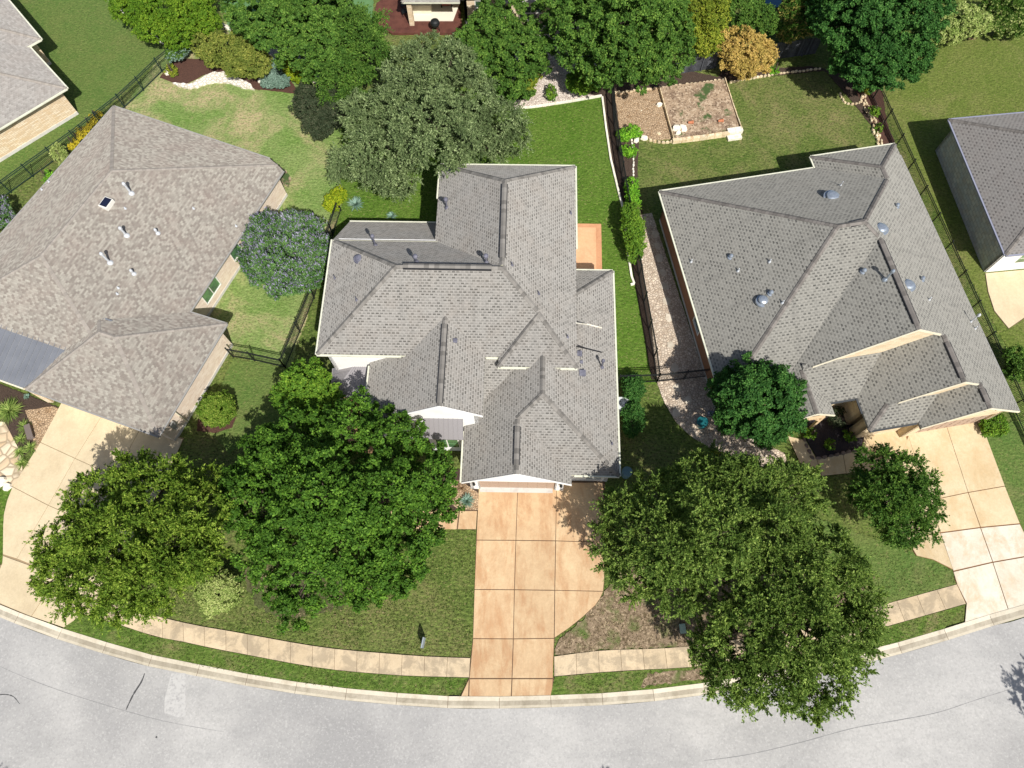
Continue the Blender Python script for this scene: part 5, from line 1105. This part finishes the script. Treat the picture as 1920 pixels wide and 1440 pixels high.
shrub('shrub', 'yellow green shrub at the foot of the live oak by the back eave', [(628, 372, 1.2, 18), (622, 388, 1.0, 12), (637, 360, 1.2, 12)], 'yellow', dens=1.2)
shrub('box_shrub', 'rounded box shrub at the stone edging corner', [(1095, 152, 1.4, 26), (1112, 148, 1.4, 22), (1078, 155, 1.3, 18)], 'green2', dens=1.2)
shrub('shrub', 'small green tuft standing in the whitish gravel', [(1034, 176, .6, 11), (1032, 168, .6, 8)], 'green2')
shrub('shrub', 'yellow tipped green shrub left of the whitish gravel', [(985, 150, 1.3, 20), (1000, 140, 1.2, 15), (975, 172, 1.0, 16), (992, 172, .9, 12)], 'lime', dens=1.1)
shrub('gold_shrub', 'large golden orange leaved shrub by the dark back fence', [(1375, 105, 2.2, 26), (1400, 90, 2.6, 32), (1425, 110, 2.2, 26), (1395, 125, 1.8, 24), (1365, 70, 2.4, 18), (1435, 92, 2, 18)], 'gold', dens=1.2, scale=1.2)
shrub('shrub', 'tall yellow green shrub left of the golden shrub', [(1310, 20, 3.4, 26), (1335, 35, 3.4, 28), (1325, 75, 2.6, 28), (1300, 50, 3, 24), (1345, 0, 3.4, 24), (1350, 60, 2.4, 18)], 'lime', dens=1.15, scale=1.3)
shrub('shrub', 'mid green shrub between the yellow and the reddish shrub at the top', [(1390, 15, 3.0, 26), (1420, 30, 2.8, 26), (1445, 45, 2.4, 20), (1395, 45, 2.4, 20)], 'green', dens=1.1, scale=1.2)
shrub('shrub', 'reddish bronze tinged shrub above the dark board fence', [(1490, 20, 3.0, 26), (1510, 45, 2.6, 24), (1480, 60, 2.2, 20), (1500, 0, 3, 24), (1525, 20, 2.6, 16)], 'orange', dens=1.1, scale=1.2, extra=[('green', 0.9, 'inner_leaves', .13, .1)])
shrub('shrub', 'pale cream green variegated shrub at the top right', [(1775, 48, 1.8, 26), (1805, 40, 2.0, 28), (1835, 42, 1.8, 22), (1760, 70, 1.2, 14), (1790, 62, 1.4, 18)], 'pale', dens=1.2, scale=1.1)
shrub('shrub', 'cream and green shrub in the top right corner', [(1862, 30, 1.8, 24), (1890, 20, 2.0, 26), (1915, 30, 1.8, 24), (1880, 50, 1.3, 18), (1910, 55, 1.2, 14)], 'pale', dens=1.0, scale=1.1, extra=[('green', 0.7, 'inner_leaves', .12, .08)])
shrub('shrub', 'low dark red shrub between the two pale shrubs', [(1824, 60, .6, 8), (1818, 70, .5, 7)], 'tan', extra=[('purple', 1.0, 'inner_leaves', .1, .08)])
shrub('shrub', 'yellow green shrub in the bed corner under the big dark tree', [(1622, 155, .9, 14), (1614, 150, .8, 9), (1628, 168, .8, 8)], 'lime')
shrub('shrub', 'small green shrub among the stones, upper', [(1640, 212, .6, 8), (1636, 205, .5, 6)], 'green2')
shrub('shrub', 'small green shrub among the stones, lower near the roof corner', [(1648, 236, .5, 6), (1650, 242, .4, 5)], 'green2')
shrub('shrub', 'tiny bright green shrub right of the golden shrub', [(1450, 131, .4, 7), (1456, 134, .35, 5)], 'bright')
sr = 'bright green shrubs along the mulch strip'
for (lb, lob) in [('bright green shrub pair at the corner of the pea gravel', [(1172, 250, .6, 14), (1190, 245, .6, 14), (1180, 253, .6, 11)]), ('bright green shrub below the white rocks', [(1180, 282, .6, 14), (1176, 280, .6, 11)]),
                  ('bright green shrub, topmost of the tall narrow row', [(1184, 342, .8, 14), (1185, 354, .8, 13)]), ('bright green shrub just above the tall narrow hedge', [(1186, 370, .9, 14), (1186, 380, .9, 13)])]:
    shrub('shrub', lb, lob, 'bright', group=sr)
shrub('hedge', 'tall narrow hedge beside the iron fence, casting shadow on the lawn', [(1183, 395, 1.7, 17), (1185, 412, 1.8, 19), (1187, 430, 1.8, 20), (1189, 448, 1.7, 19), (1191, 464, 1.5, 17), (1190, 480, 1.1, 13)], 'green2', dens=1.7, cat='hedge')
for (lb, y) in [('clipped green hedge beside the air conditioner, upper block', 728), ('clipped green hedge beside the air conditioner, lower block', 785)]:
    shrub('hedge', lb, [(1186, y - 12, 1.0, 19), (1188, y + 4, 1.0, 20), (1184, y + 18, .9, 17)], 'dark', dens=1.7, cat='hedge', scale=.9)
for lb, x, y, r, k in [('round clipped yellow green shrub by the pale brick garage', 407, 768, 32, 'round'), ('round pale variegated shrub at the foot of the lower left tree', 408, 1110, 37, 'pale')]:
    h_ = 1.0; shrub('round_shrub', lb, [(x, y, h_, r, .95), (x, y - 3, h_ + .2, r * .8, .9)], k, dens=2.2, scale=.8)
shrub('round_shrub', 'round dark green shrub beside the right garage', [(1862, 797, .6, 20, .6), (1868, 797, .6, 17, .6)], 'green2', dens=1.6)
for lb, x, y in [('small green shrub in the dark courtyard bed, left', 1518, 813), ('small green shrub in the dark courtyard bed, centre', 1556, 835), ('small green shrub in the dark courtyard bed, right by the wall', 1592, 817)]:
    shrub('shrub', lb, [(x, y, .5, 10), (x + 4, y + 2, .4, 8)], 'green2')
shrub('shrub', 'dark leafy plant in shade under the porch gutter', [(1570, 775, .8, 11), (1564, 787, .7, 10), (1578, 790, .6, 8)], 'purple')
shrub('shrub', 'dark shrub with pale flecks at the lower right roof corner', [(1905, 670, 1.6, 20), (1925, 690, 1.6, 24), (1900, 700, 1.2, 14)], 'green', scale=1.1)
shrub('shrub', 'purple flowering shrub cut by the left edge of the frame', [(-8, 392, 1.4, 24), (10, 410, 1.2, 14), (-15, 415, 1.2, 20)], 'vitex', extra=[('flower', 0.14, 'flower_spikes', .22, .05)])
shrub('shrub', 'pale leafy willow like shrub beside the far left fence', [(106, 283, 1.1, 12), (114, 292, .9, 10), (118, 302, .7, 8)], 'pale', kind='fine', scale=.5)
shrub('shrub', 'bright green low shrub under the left eave', [(92, 328, .4, 8), (84, 336, .4, 7)], 'bright')
for i, (x, y) in enumerate([(184, 222), (172, 236), (160, 250), (148, 262), (140, 272)]):
    shrub('yellow_flowers', ['yellow flowering plant at the eave, topmost of five', 'yellow flowering plant at the eave, second from the top', 'yellow flowering plant at the eave, middle of five', 'yellow flowering plant at the eave, fourth from the top', 'yellow flowering plant at the eave, lowest of five'][i], [(x - 4, y, .4, 8), (x, y - 6, .4, 6)], 'goldfl', group='yellow plants along the left eave')
shrub('shrub', 'small green shrub under the right elm near the round lid', [(1345, 850, .5, 11), (1350, 862, .5, 9)], 'lime')
def rosette(name, label, px, py, r, n, leaf, h=0.55, w=0.05, group=None, cat='plant', droop=0.5):
    c = np.array([*g2(px, py), 0.07]); P, D = [], []; mb = MB(); pts = []
    V = []; Fc = []
    for i in range(n):
        a = random.random() * 6.283; el = random.uniform(0.15, 1.35); L = r * random.uniform(.75, 1.1); d = np.array([math.cos(a), math.sin(a), 0]); s_ = np.array([-d[1], d[0], 0])
        pr = []
        for t in (0, .35, .7, 1.0):
            q = c + d * (L * t * math.cos(el)) + np.array([0, 0, 1]) * (L * t * math.sin(el) * (1 - droop * t * .5) + .04); pr.append(q)
        wd = [w * .7, w, w * .7, w * .06]; o = len(V)
        for q, k in zip(pr, wd): V += [q + s_ * k, q - s_ * k]
        Fc += [(o + 2 * k, o + 2 * k + 1, o + 2 * k + 3, o + 2 * k + 2) for k in range(3)]
    mb.add(V, Fc); o = mb.build(name, lm(leaf), base=tuple(c)); tag(o, label, cat, group); return o
rosette('agave', 'spiky blue green agave left of the garage', 876, 940, .62, 150, 'agave', w=.022)
rosette('agave', 'spiky blue green agave behind the white house by the flagstones', 668, 386, .75, 170, 'agave', w=.024)
rosette('agave', 'pale spiky agave in the shadow at the back eave of the white house', 735, 408, .5, 90, 'agave', w=.022)
rosette('ornamental_grass', 'pale tan grass tuft beside the garage corner', 866, 915, .45, 130, 'tan', w=.018)
rosette('ornamental_grass', 'pale tan grass tuft under the edge of the oak crown', 846, 930, .5, 130, 'tan', w=.018)
rosette('ornamental_grass', 'large green fountain grass below the metal porch roof', 22, 772, 1.15, 320, 'grassy', w=.022, droop=1.1)
for i, (x, y) in enumerate([(48, 800), (42, 825), (40, 850), (60, 840), (44, 870)]):
    rosette('ornamental_grass', ['fine grass tuft in the pebble bed, topmost', 'fine grass tuft in the pebble bed, second down on the left', 'fine grass tuft in the pebble bed, third down on the left', 'fine grass tuft in the pebble bed nearest the driveway', 'fine grass tuft in the pebble bed, lowest'][i], x, y, .62, 120, 'grassy', w=.014, droop=1.1, group='grass tufts in the left pebble bed')
rosette('agave', 'small pale agave beside the porch post', 53, 745, .3, 50, 'agave', w=.02)
# trees whose shadows fall in from below the frame
tree('street_tree', 'street tree outside the frame at the lower right casting a shadow on the road', [(2215, 1490, 5.0, 62), (2270, 1520, 5, 70)], 'spray', 'elm2', (2190, 1520), .18)
tree('street_tree', 'street tree just below the frame casting a shadow at the bottom centre', [(1225, 1700, 4.2, 56), (1270, 1715, 4, 50)], 'spray', 'elm2', (1215, 1680), .15)
tree('street_tree', 'street tree outside the frame at the lower left casting a shadow on the road', [(-165, 1640, 4.6, 60), (-190, 1670, 4, 50)], 'spray', 'elm2', (-160, 1640), .15)

print('LEAVES', NLEAF[0])
# ------------------------------------------------------------------ grass blades standing in the turf
def in_poly(P, poly):
    x, y = P[:, 0], P[:, 1]; ins = np.zeros(len(P), bool); n = len(poly)
    for i in range(n):
        x1, y1 = poly[i]; x2, y2 = poly[(i + 1) % n]
        ins ^= ((y1 > y) != (y2 > y)) & (x < (x2 - x1) * (y - y1) / (y2 - y1 + 1e-12) + x1)
    return ins
def blades(name, label, px, dens, L, W_, leafkey, z=0.05):
    poly = [g2(*p) for p in px]; A = np.array(poly); lo, hi = A.min(0), A.max(0); n = int((hi - lo).prod() * dens)
    P = RNG.uniform(lo, hi, (n, 2)); P = P[in_poly(P, poly)]; q = P * 1.1
    m = np.sin(q[:, 0] * 1.7 + q[:, 1]) + np.sin(q[:, 1] * 2.3 - q[:, 0] * .7) + RNG.normal(0, .8, len(P)); P = P[m > -.5]
    D = rnd_unit(len(P), .55); D[:, 2] = np.abs(D[:, 2])
    tag(leaf_mesh(name, np.c_[P, np.full(len(P), z)], D, L, W_, lm(leafkey), nup=.6), label, 'grass', kind='stuff')
LMX = {'blade': ((0.045, 0.075, 0.012), (0.085, 0.12, 0.022), (0.20, 0.20, 0.06)), 'straw': ((0.16, 0.12, 0.065), (0.30, 0.23, 0.13), (0.46, 0.37, 0.22))}
for k_, v_ in LMX.items(): LM[k_] = leafmat(k_ + '_leaf', *v_)
blades('grass', 'short grass blades of the front lawn left of the driveway', [(380, 1080), (600, 1040), (860, 990), (892, 1000), (882, 1230), (720, 1222), (484, 1190), (360, 1168), (300, 1140)], 75, .12, .035, 'blade')
blades('grass', 'short grass blades of the verge along the left kerb', [(158, 1156), (300, 1198), (480, 1236), (700, 1266), (878, 1275), (862, 1304), (600, 1288), (375, 1250), (160, 1188)], 70, .11, .035, 'blade', .12)
blades('dry_leaves', 'fallen leaves and straw strewn under the right elms', [(1042, 1226), (1046, 1200), (1095, 1160), (1136, 1110), (1170, 1060), (1640, 1080), (1600, 1140), (1300, 1210)], 60, .11, .06, 'straw', .07)
blades('grass', 'short grass blades of the verge along the right kerb', [(1040, 1272), (1130, 1264), (1300, 1254), (1530, 1214), (1635, 1186), (1808, 1136), (1806, 1166), (1600, 1228), (1320, 1280), (1066, 1302)], 60, .11, .035, 'blade', .12)
blades('grass', 'short grass blades of the lawn wedge by the right driveway', [(1560, 1030), (1717, 1040), (1788, 1070), (1794, 1095), (1640, 1140)], 60, .11, .035, 'blade', .07)
blades('dry_leaves', 'leaf litter scattered beneath the left oak', [(440, 1080), (520, 1050), (700, 1060), (780, 1100), (700, 1170), (560, 1190), (480, 1170)], 30, .11, .06, 'straw', .07)

# ------------------------------------------------------------------ fences
def iron_fence(label, px, world=None, h=1.5, mat=None, gap=0.11, span=2.4, world_pts=None):
    mat = mat or IRON; P = [np.array(g2(*p)) for p in px] if world_pts is None else [np.array(p) for p in world_pts]
    T = thing('iron_fence', label, 'fence', (*P[0], 0))
    for k, (a, b) in enumerate(zip(P, P[1:])):
        L = np.linalg.norm(b - a); n = max(1, round(L / span)); d = (b - a) / L
        for i in range(n):
            p0 = a + d * L * i / n; p1 = a + d * L * (i + 1) / n; mb = MB()
            for z in (0.18, h - 0.22, h - 0.05): mb.beam((*p0, z), (*p1, z), 0.045, 0.035)
            m = int(np.linalg.norm(p1 - p0) / gap)
            for j in range(1, m): q = p0 + (p1 - p0) * j / m; mb.box(q[0] - .0095, q[0] + .0095, q[1] - .0095, q[1] + .0095, 0.08, h + 0.03)
            mb.build('picket_panel', mat, T)
            mb = MB(); mb.box(p0[0] - .035, p0[0] + .035, p0[1] - .035, p0[1] + .035, 0, h + .08); mb.box(p0[0] - .045, p0[0] + .045, p0[1] - .045, p0[1] + .045, h + .08, h + .11); mb.build('post', mat, T)
    p0 = P[-1]; mb = MB(); mb.box(p0[0] - .035, p0[0] + .035, p0[1] - .035, p0[1] + .035, 0, h + .1); mb.build('post', mat, T)
    return T
iron_fence('black iron fence running up the left property line past the hedge', [(346, 103), (305, 136), (270, 170.6), (235, 203), (150, 270), (63, 332), (-20, 392)], mat=IRON_G)
iron_fence('black iron fence and gate joining the pale brick wall to the property line', [(438, 670), (478, 677), (536, 690)])
iron_fence('black iron fence climbing from the gate past the lavender tree', [(536, 690), (590, 560), (610, 490), (640, 395)])
iron_fence('long black iron fence between the white house and the grey roofed house', [(1146, 165), (1151, 236), (1165, 328), (1181, 420), (1198, 518), (1225.5, 671), (1231, 717)])
iron_fence('short black iron fence behind the clipped hedge', [(1231, 717), (1158, 719)])
iron_fence('black iron fence crossing the river rock path', [(1231, 717), (1332, 706)])
q1_ = np.array(g2(1656.7, 230.8)); q2_ = np.array(g2(1674.5, 272.5)); dq_ = nrm(q2_ - q1_)
t1 = np.array(g2(1829.4, 545.6, 1.5)); dl_ = nrm(t1 - q1_)
iron_fence('long black iron fence along the far right property line', None, world_pts=[q1_ - dl_ * 5.2, q1_, q1_ + dl_ * 30])
for a_, b_, lb in [((1262, 141), (1345, 128), 'dark board fence left of the golden shrub'), ((1350, 127), (1530, 101), 'dark board fence right of the golden shrub')]:
    A = np.array(g2(*a_)); B = np.array(g2(*b_)); T = thing('board_fence', lb, 'fence', (*A, 0)); d = nrm(B - A); L = np.linalg.norm(B - A); n = int(L / .15); o = np.array([d[1], -d[0]])
    mb = MB()
    for i in range(n): p0 = A + d * (i * .15); p1 = A + d * (i * .15 + .138); mb.prism(clean([tuple(p0), tuple(p1), tuple(p1 + o * -.025), tuple(p0 + o * -.025)]), 0.05, 1.8 + random.uniform(-.01, .01))
    mb.build('boards', GREYFENCE, T)
    for i in range(int(L / 2.4) + 1): p0 = A + d * (i * 2.4) + o * .05; mb = MB(); mb.box(p0[0] - .045, p0[0] + .045, p0[1] - .045, p0[1] + .045, 0, 1.85); mb.build('post', GREYFENCE, T)

# ------------------------------------------------------------------ stone work
def stone(c, rx, ry, h, mb, ang=None):
    n = random.randint(6, 8); a0 = random.random() * 6; ang = random.random() * 3 if ang is None else ang; ca, sa = math.cos(ang), math.sin(ang); lo, hi = [], []
    for i in range(n):
        t = a0 + i * 2 * math.pi / n; k = random.uniform(.82, 1.12); x, y = rx * k * math.cos(t), ry * k * math.sin(t); lo.append((c[0] + x * ca - y * sa, c[1] + x * sa + y * ca, c[2] - .03))
        hi.append((c[0] + (x * ca - y * sa) * .8, c[1] + (x * sa + y * ca) * .8, c[2] + h * random.uniform(.8, 1.1)))
    V = lo + hi + [(c[0], c[1], c[2] + h * 1.06)]
    mb.add(V, [(i, (i + 1) % n, n + (i + 1) % n, n + i) for i in range(n)] + [(n + i, n + (i + 1) % n, 2 * n) for i in range(n)])
def stone_row(name, label, px, size, mat, h=0.16, jit=.03, z=.05, rows=1, cat='stone edging'):
    P = smoothline([g2(*p) for p in px], 8); P = resample(P, size * 1.15); mb = MB()
    for i, p in enumerate(P):
        t = nrm(P[min(i + 1, len(P) - 1)] - P[max(i - 1, 0)])
        for r in range(rows): o = np.array([-t[1], t[0]]) * (r - (rows - 1) / 2) * size * .8; stone((p[0] + o[0] + random.uniform(-jit, jit), p[1] + o[1] + random.uniform(-jit, jit), z), size * random.uniform(.5, .68), size * random.uniform(.3, .42), h * random.uniform(.7, 1.2), mb, math.atan2(t[1], t[0]))
    o = mb.build(name, mat, base=(float(P[0][0]), float(P[0][1]), 0)); return tag(o, label, cat)
stone_row('stone_edging', 'cream stone edging between the mulch strip and the olive lawn', [(1184, 265), (1187, 292), (1187, 330)], .26, EDGE, .12)
o_ = sheet('stone_band', [(325, 158), (340, 159), (362, 159), (372, 153), (388, 144), (400, 138), (420, 138), (440, 142), (455, 152), (474, 162), (477, 170), (462, 168), (440, 161), (420, 156), (400, 156), (383, 161), (370, 166), (350, 167), (335, 164)], .19, pebbles('broken_limestone', [(.84, .80, .72), (.74, .70, .6), (.88, .85, .78), (.80, .76, .68)], 3.4, (.42, .36, .27)), None, rough=.07, thick=.2)
del o_['kind']; tag(o_, 'wide curved band of broken white limestone at the front of the mulch bed', 'stone edging')
stone_row('stone_edging', 'small pale stones edging the hedge bed beside the wide lawn', [(205, 0), (230, 24), (255, 42), (275, 58), (312, 84)], .3, EDGE, .12, .1)
stone_row('stone_edging', 'white stones between the blue green lawn and the shrubs', [(406, 50), (425, 53), (445, 62)], .4, EDGE, .2, .08, rows=2)
stone_row('stone_edging', 'tan stone border at the back of the raised bed', [(1152, 176), (1180, 173), (1235, 167), (1290, 160), (1330, 155), (1356, 151)], .3, TANST, .15, .05)
stone_row('stone_edging', 'tan stone border along the back mulch bed, right of the golden shrub', [(1370, 155), (1420, 146), (1480, 137), (1535, 131)], .28, TANST, .14, .04)
stone_row('stone_edging', 'ring of stones around the small round bed', [(1574, 178), (1580, 190), (1590, 196), (1608, 195), (1614, 184)], .26, TANST, .14, .03)
stone_row('stone_edging', 'double line of tan rocks beside the far right iron fence', [(1616, 184), (1622, 200), (1632, 220), (1640, 245), (1648, 272)], .32, TANST, .2, .1, rows=2)
stone_row('stone_edging', 'dark stone rim of the courtyard bed', [(1507, 825), (1518, 850), (1530, 860), (1580, 850), (1613, 842)], .35, surf('dark_stone', (.18, .14, .12), [], .9, island=.2), .12, .01)
def wall_px(name, label, px, h, w_, mat, cat='wall', z0=0.0):
    P = [np.array(g2(*p)) for p in px]; mb = MB()
    for a, b in zip(P, P[1:]):
        L = np.linalg.norm(b - a); d = (b - a) / L; n = max(1, int(L / .5)); o = np.array([d[1], -d[0]]) * w_ / 2
        for i in range(n):
            p0 = a + d * L * (i + .01) / n; p1 = a + d * L * (i + .99) / n; k = random.uniform(-.015, .015)
            mb.prism(clean([tuple(p0 - o), tuple(p1 - o), tuple(p1 + o * (1 + k)), tuple(p0 + o * (1 + k))]), z0, h + k)
    return tag(mb.build(name, mat, base=(float(P[0][0]), float(P[0][1]), 0)), label, cat)
wall_px('stone_edging', 'thin limestone edging across the back of the vivid green lawn', [(965, 205), (1005, 201), (1065, 192), (1128, 181)], .16, .15, EDGE, 'stone edging')
wall_px('stone_edging', 'thin limestone edging down the right side of the vivid green lawn', [(1129, 183), (1136, 240), (1145, 300), (1158, 355), (1170, 400), (1177, 475), (1184, 520), (1189, 533), (1182, 535)], .16, .15, EDGE, 'stone edging')
soil = sheet('raised_bed_soil', [(1236, 168), (1357, 154), (1384, 244), (1264, 264)], .30, DIRT, 'dry brown soil with weeds in the raised bed', thick=.3)
wall_px('bed_wall', 'thin wooden board between the pea gravel and the raised bed', [(1235, 167), (1248, 215), (1262, 266)], .40, .07, TANST)
wall_px('bed_wall', 'thin wooden board on the right side of the raised bed', [(1357, 152), (1372, 200), (1388, 246)], .42, .07, TANST)
wall_px('bed_wall', 'cream stone front wall of the raised bed', [(1260, 268), (1310, 262), (1366, 254)], .38, .28, TANST)
for k_, (zz_, px_) in enumerate([(.42, [(1362, 251), (1390, 247)]), (.25, [(1363, 262), (1389, 258)])]):
    wall_px('stone_step', ['upper limestone step block at the corner of the raised bed', 'lower limestone step block at the corner of the raised bed'][k_], px_, zz_, .42, EDGE, 'step')
stone_row('stone_edging', 'low curved stone edge in front of the pea gravel', [(1212, 260), (1225, 266), (1245, 268), (1260, 267)], .3, TANST, .14, .02)
for lb, x, y, r, m_ in [('flat white rock on the pea gravel beside the wooden board', 1236, 198, .34, EDGE), ('white rock at the gravel corner, left of the pair', 1193, 264, .38, EDGE), ('white rock at the gravel corner, right of the pair', 1208, 260, .36, EDGE),
                        ('big white rock leaning in the raised bed corner, left', 1266, 246, .42, EDGE), ('big white rock in the raised bed corner, right', 1279, 246, .40, EDGE), ('smaller white rock in front of the two big rocks', 1270, 255, .28, EDGE),
                        ('white boulder beside the tiny lime shrub', 313, 139, .32, EDGE), ('white boulder left of the blue conifer shrub', 488, 153, .3, EDGE), ('small dark rock on the pea gravel', 1235, 252, .22, TANST),
                        ('white stone at the tip of the sand driveway bed', 4, 903, .5, EDGE), ('white stone wedged beside the sand driveway', 16, 914, .38, EDGE)]:
    mb = MB(); c = (*g2(x, y), .32 if 1262 < x < 1283 else .05); stone(c, r, r * .7, r * .5, mb); tag(mb.build('boulder', m_, base=c), lb, 'rock')
for lb, x, y in [('terracotta pot lying on its side, left in the raised bed', 1293, 236), ('terracotta pot lying on its side, right in the raised bed', 1349, 233)]:
    c = np.array([*g2(x, y), .42]); mb = MB(); d = np.array([1, .12, 0]); mb.tube([c - d * .22, c + d * .12, c + d * .14, c + d * .2], [.09, .13, .16, .16], 12, cap=False); mb.tube([c - d * .22, c - d * .2], [.09, .09], 12)
    tag(mb.build('terracotta_pot', TERRA, base=tuple(c)), lb, 'pot')
mb = MB(); c = g2(60, 812); fb_ = frame(c, -62); mb.box(-.55, .55, -.2, .2, .3, .42, fb_); mb.box(-.5, -.3, -.17, .17, 0.05, .3, fb_); mb.box(.3, .5, -.17, .17, .05, .3, fb_)
tag(mb.build('stone_bench', surf('weathered_bench', (.16, .13, .115), [], .9), base=(*c, 0)), 'short grey brown slab bench in the pebble bed', 'bench')

# ------------------------------------------------------------------ small things
def ac_unit(px, py, label):
    c = (*g2(px, py), .1); T = thing('air_conditioner', label, 'air conditioner', c); mb = MB(); x, y, z = c
    mb.box(x - .42, x + .42, y - .42, y + .42, z, z + .85); mb.box(x - .44, x + .44, y - .44, y + .44, z + .852, z + .89); mb.build('body', surf('ac_grey', (.55, .58, .57), [], .6), T)
    mb = MB(); mb.lathe((x, y, z + .892), [(.33, 0), (.33, .02)], 20); g = mb.build('fan_grille', IRON, T)
    mb = MB()
    for r in (.1, .2, .3): mb.tube([(x + r * math.cos(t * .349), y + r * math.sin(t * .349), z + .925) for t in range(19)], .008, 4)
    for k in range(8): a = k * math.pi / 4; mb.beam((x, y, z + .925), (x + .32 * math.cos(a), y + .32 * math.sin(a), z + .925), .015)
    mb.build('grille_wires', GALV, T)
ac_unit(1166, 765, 'grey air conditioning unit tucked under the right eave of the white house')
def lid(name, label, px, py, r, h, mat, cat):
    c = (*g2(px, py), 0.05); mb = MB(); mb.lathe(c, [(r * .92, 0), (r, h * .85), (r * 1.06, h * .86), (r * 1.04, h * .95), (r * .5, h), (.02, h * 1.02)], 22); return tag(mb.build(name, mat, base=c), label, cat)
lid('rain_barrel', 'pale blue green round bin beside the right eave corner of the white house', 1173, 890, .33, .8, surf('pale_teal', (.16, .26, .28), [], .5), 'bin')
lid('round_container', 'dark teal round container on the river rock', 1314, 796, .38, .55, surf('teal_plastic', (.01, .10, .115), [((.02, .16, .17), 3, .4, .6)], .3, .6), 'container')
c = (*g2(1334, 778), 0.05); mb = MB(); x, y, z = c; mb.box(x - .3, x + .3, y - .16, y + .16, z, z + .3); tag(mb.build('planter_box', surf('blue_grey_box', (.2, .22, .27), [], .6), base=c), 'small grey rectangular box beside the teal container', 'box')
c = (*g2(1279, 1179), 0.05); T = thing('utility_box', 'pale green utility cover in the leaf litter', 'utility box', c); x, y, z = c; ug = surf('pale_green_plastic', (.36, .47, .38), [], .6); mb = MB()
fu = frame((x, y), 4); mb.box(-.17, .17, -.27, .27, z, z + .12, fu); mb.build('body', ug, T); mb = MB(); mb.box(-.185, .185, -.285, .285, z + .122, z + .15, fu); mb.build('lid', ug, T)
# yard sign seen almost edge on: two posts and a board
c = g2(794, 1216); T = thing('yard_sign', 'grey yard sign standing in the front lawn near the pavement', 'sign', (*c, 0)); fs_ = frame(c, 80)
mb = MB(); mb.box(0.0, .62, -.035, .035, .22, 1.12, fs_); mb.build('sign_board', surf('sign_grey', (.30, .34, .37), [], .6), T)
for u in (.04, .56):
    mb = MB(); mb.box(u, u + .03, -.015, .015, 0, .24, fs_); mb.build('post', IRON, T)
# grill and patio furniture at the top
c = (*g2(818, 62), .25); mb = MB(); mb.lathe(c, [(.28, .5), (.4, .7), (.42, .82), (.36, 1.0), (.2, 1.1), (.02, 1.13)], 20)
for k in range(3): a = k * 2.09; mb.beam((c[0] + .35 * math.cos(a), c[1] + .35 * math.sin(a), c[2]), (c[0] + .2 * math.cos(a), c[1] + .2 * math.sin(a), c[2] + .6), .04)
tag(mb.build('kettle_grill', IRON, base=c), 'black round kettle grill on the timber deck', 'grill')
def patio_chair(px, py, ang, label):
    c = (*g2(px, py), .25); T = thing('patio_chair', label, 'chair', c, 'dark chairs on the timber deck'); f = frame(c[:2], ang); z = c[2]
    mb = MB(); mb.box(-.24, .24, -.24, .24, z + .42, z + .46, f); mb.build('seat', IRON, T)
    mb = MB()
    for k in range(5): mb.box(-.22 + k * .1, -.19 + k * .1, .22, .25, z + .46, z + .9, f)
    mb.box(-.24, .24, .21, .26, z + .88, z + .93, f); mb.build('backrest', IRON, T)
    for sx, sy in ((-.22, -.22), (.19, -.22), (-.22, .19), (.19, .19)): mb = MB(); mb.box(sx, sx + .03, sy, sy + .03, z, z + .42, f); mb.build('leg', IRON, T)
patio_chair(758, 20, 20, 'black deck chair, upper of the two beside the column'); patio_chair(760, 33, 200, 'black deck chair, lower of the two beside the column')
c = g2(838, 14); T = thing('armchair', 'red cushioned armchair in the shade of the covered patio', 'chair', (*c, .3)); f = frame(c, 5); RED = surf('red_cushion', (.25, .05, .03), [], .8)
mb = MB(); mb.box(-.4, .4, -.35, .35, .5, .72, f); mb.build('seat', RED, T); mb = MB(); mb.box(-.4, .4, .3, .45, .72, 1.2, f); mb.build('backrest', RED, T)
for sx in (-.5, .4): mb = MB(); mb.box(sx, sx + .1, -.35, .4, .3, .95, f); mb.build('armrest', IRON, T)
# pool glimpsed between the shrubs at the top
sheet('pool_water', [(1430, -30), (1470, -32), (1475, 12), (1436, 18)], .085, surf('pool_blue', (.01, .08, .16), [], .05, .8), 'dark blue pool water glimpsed between the shrubs')
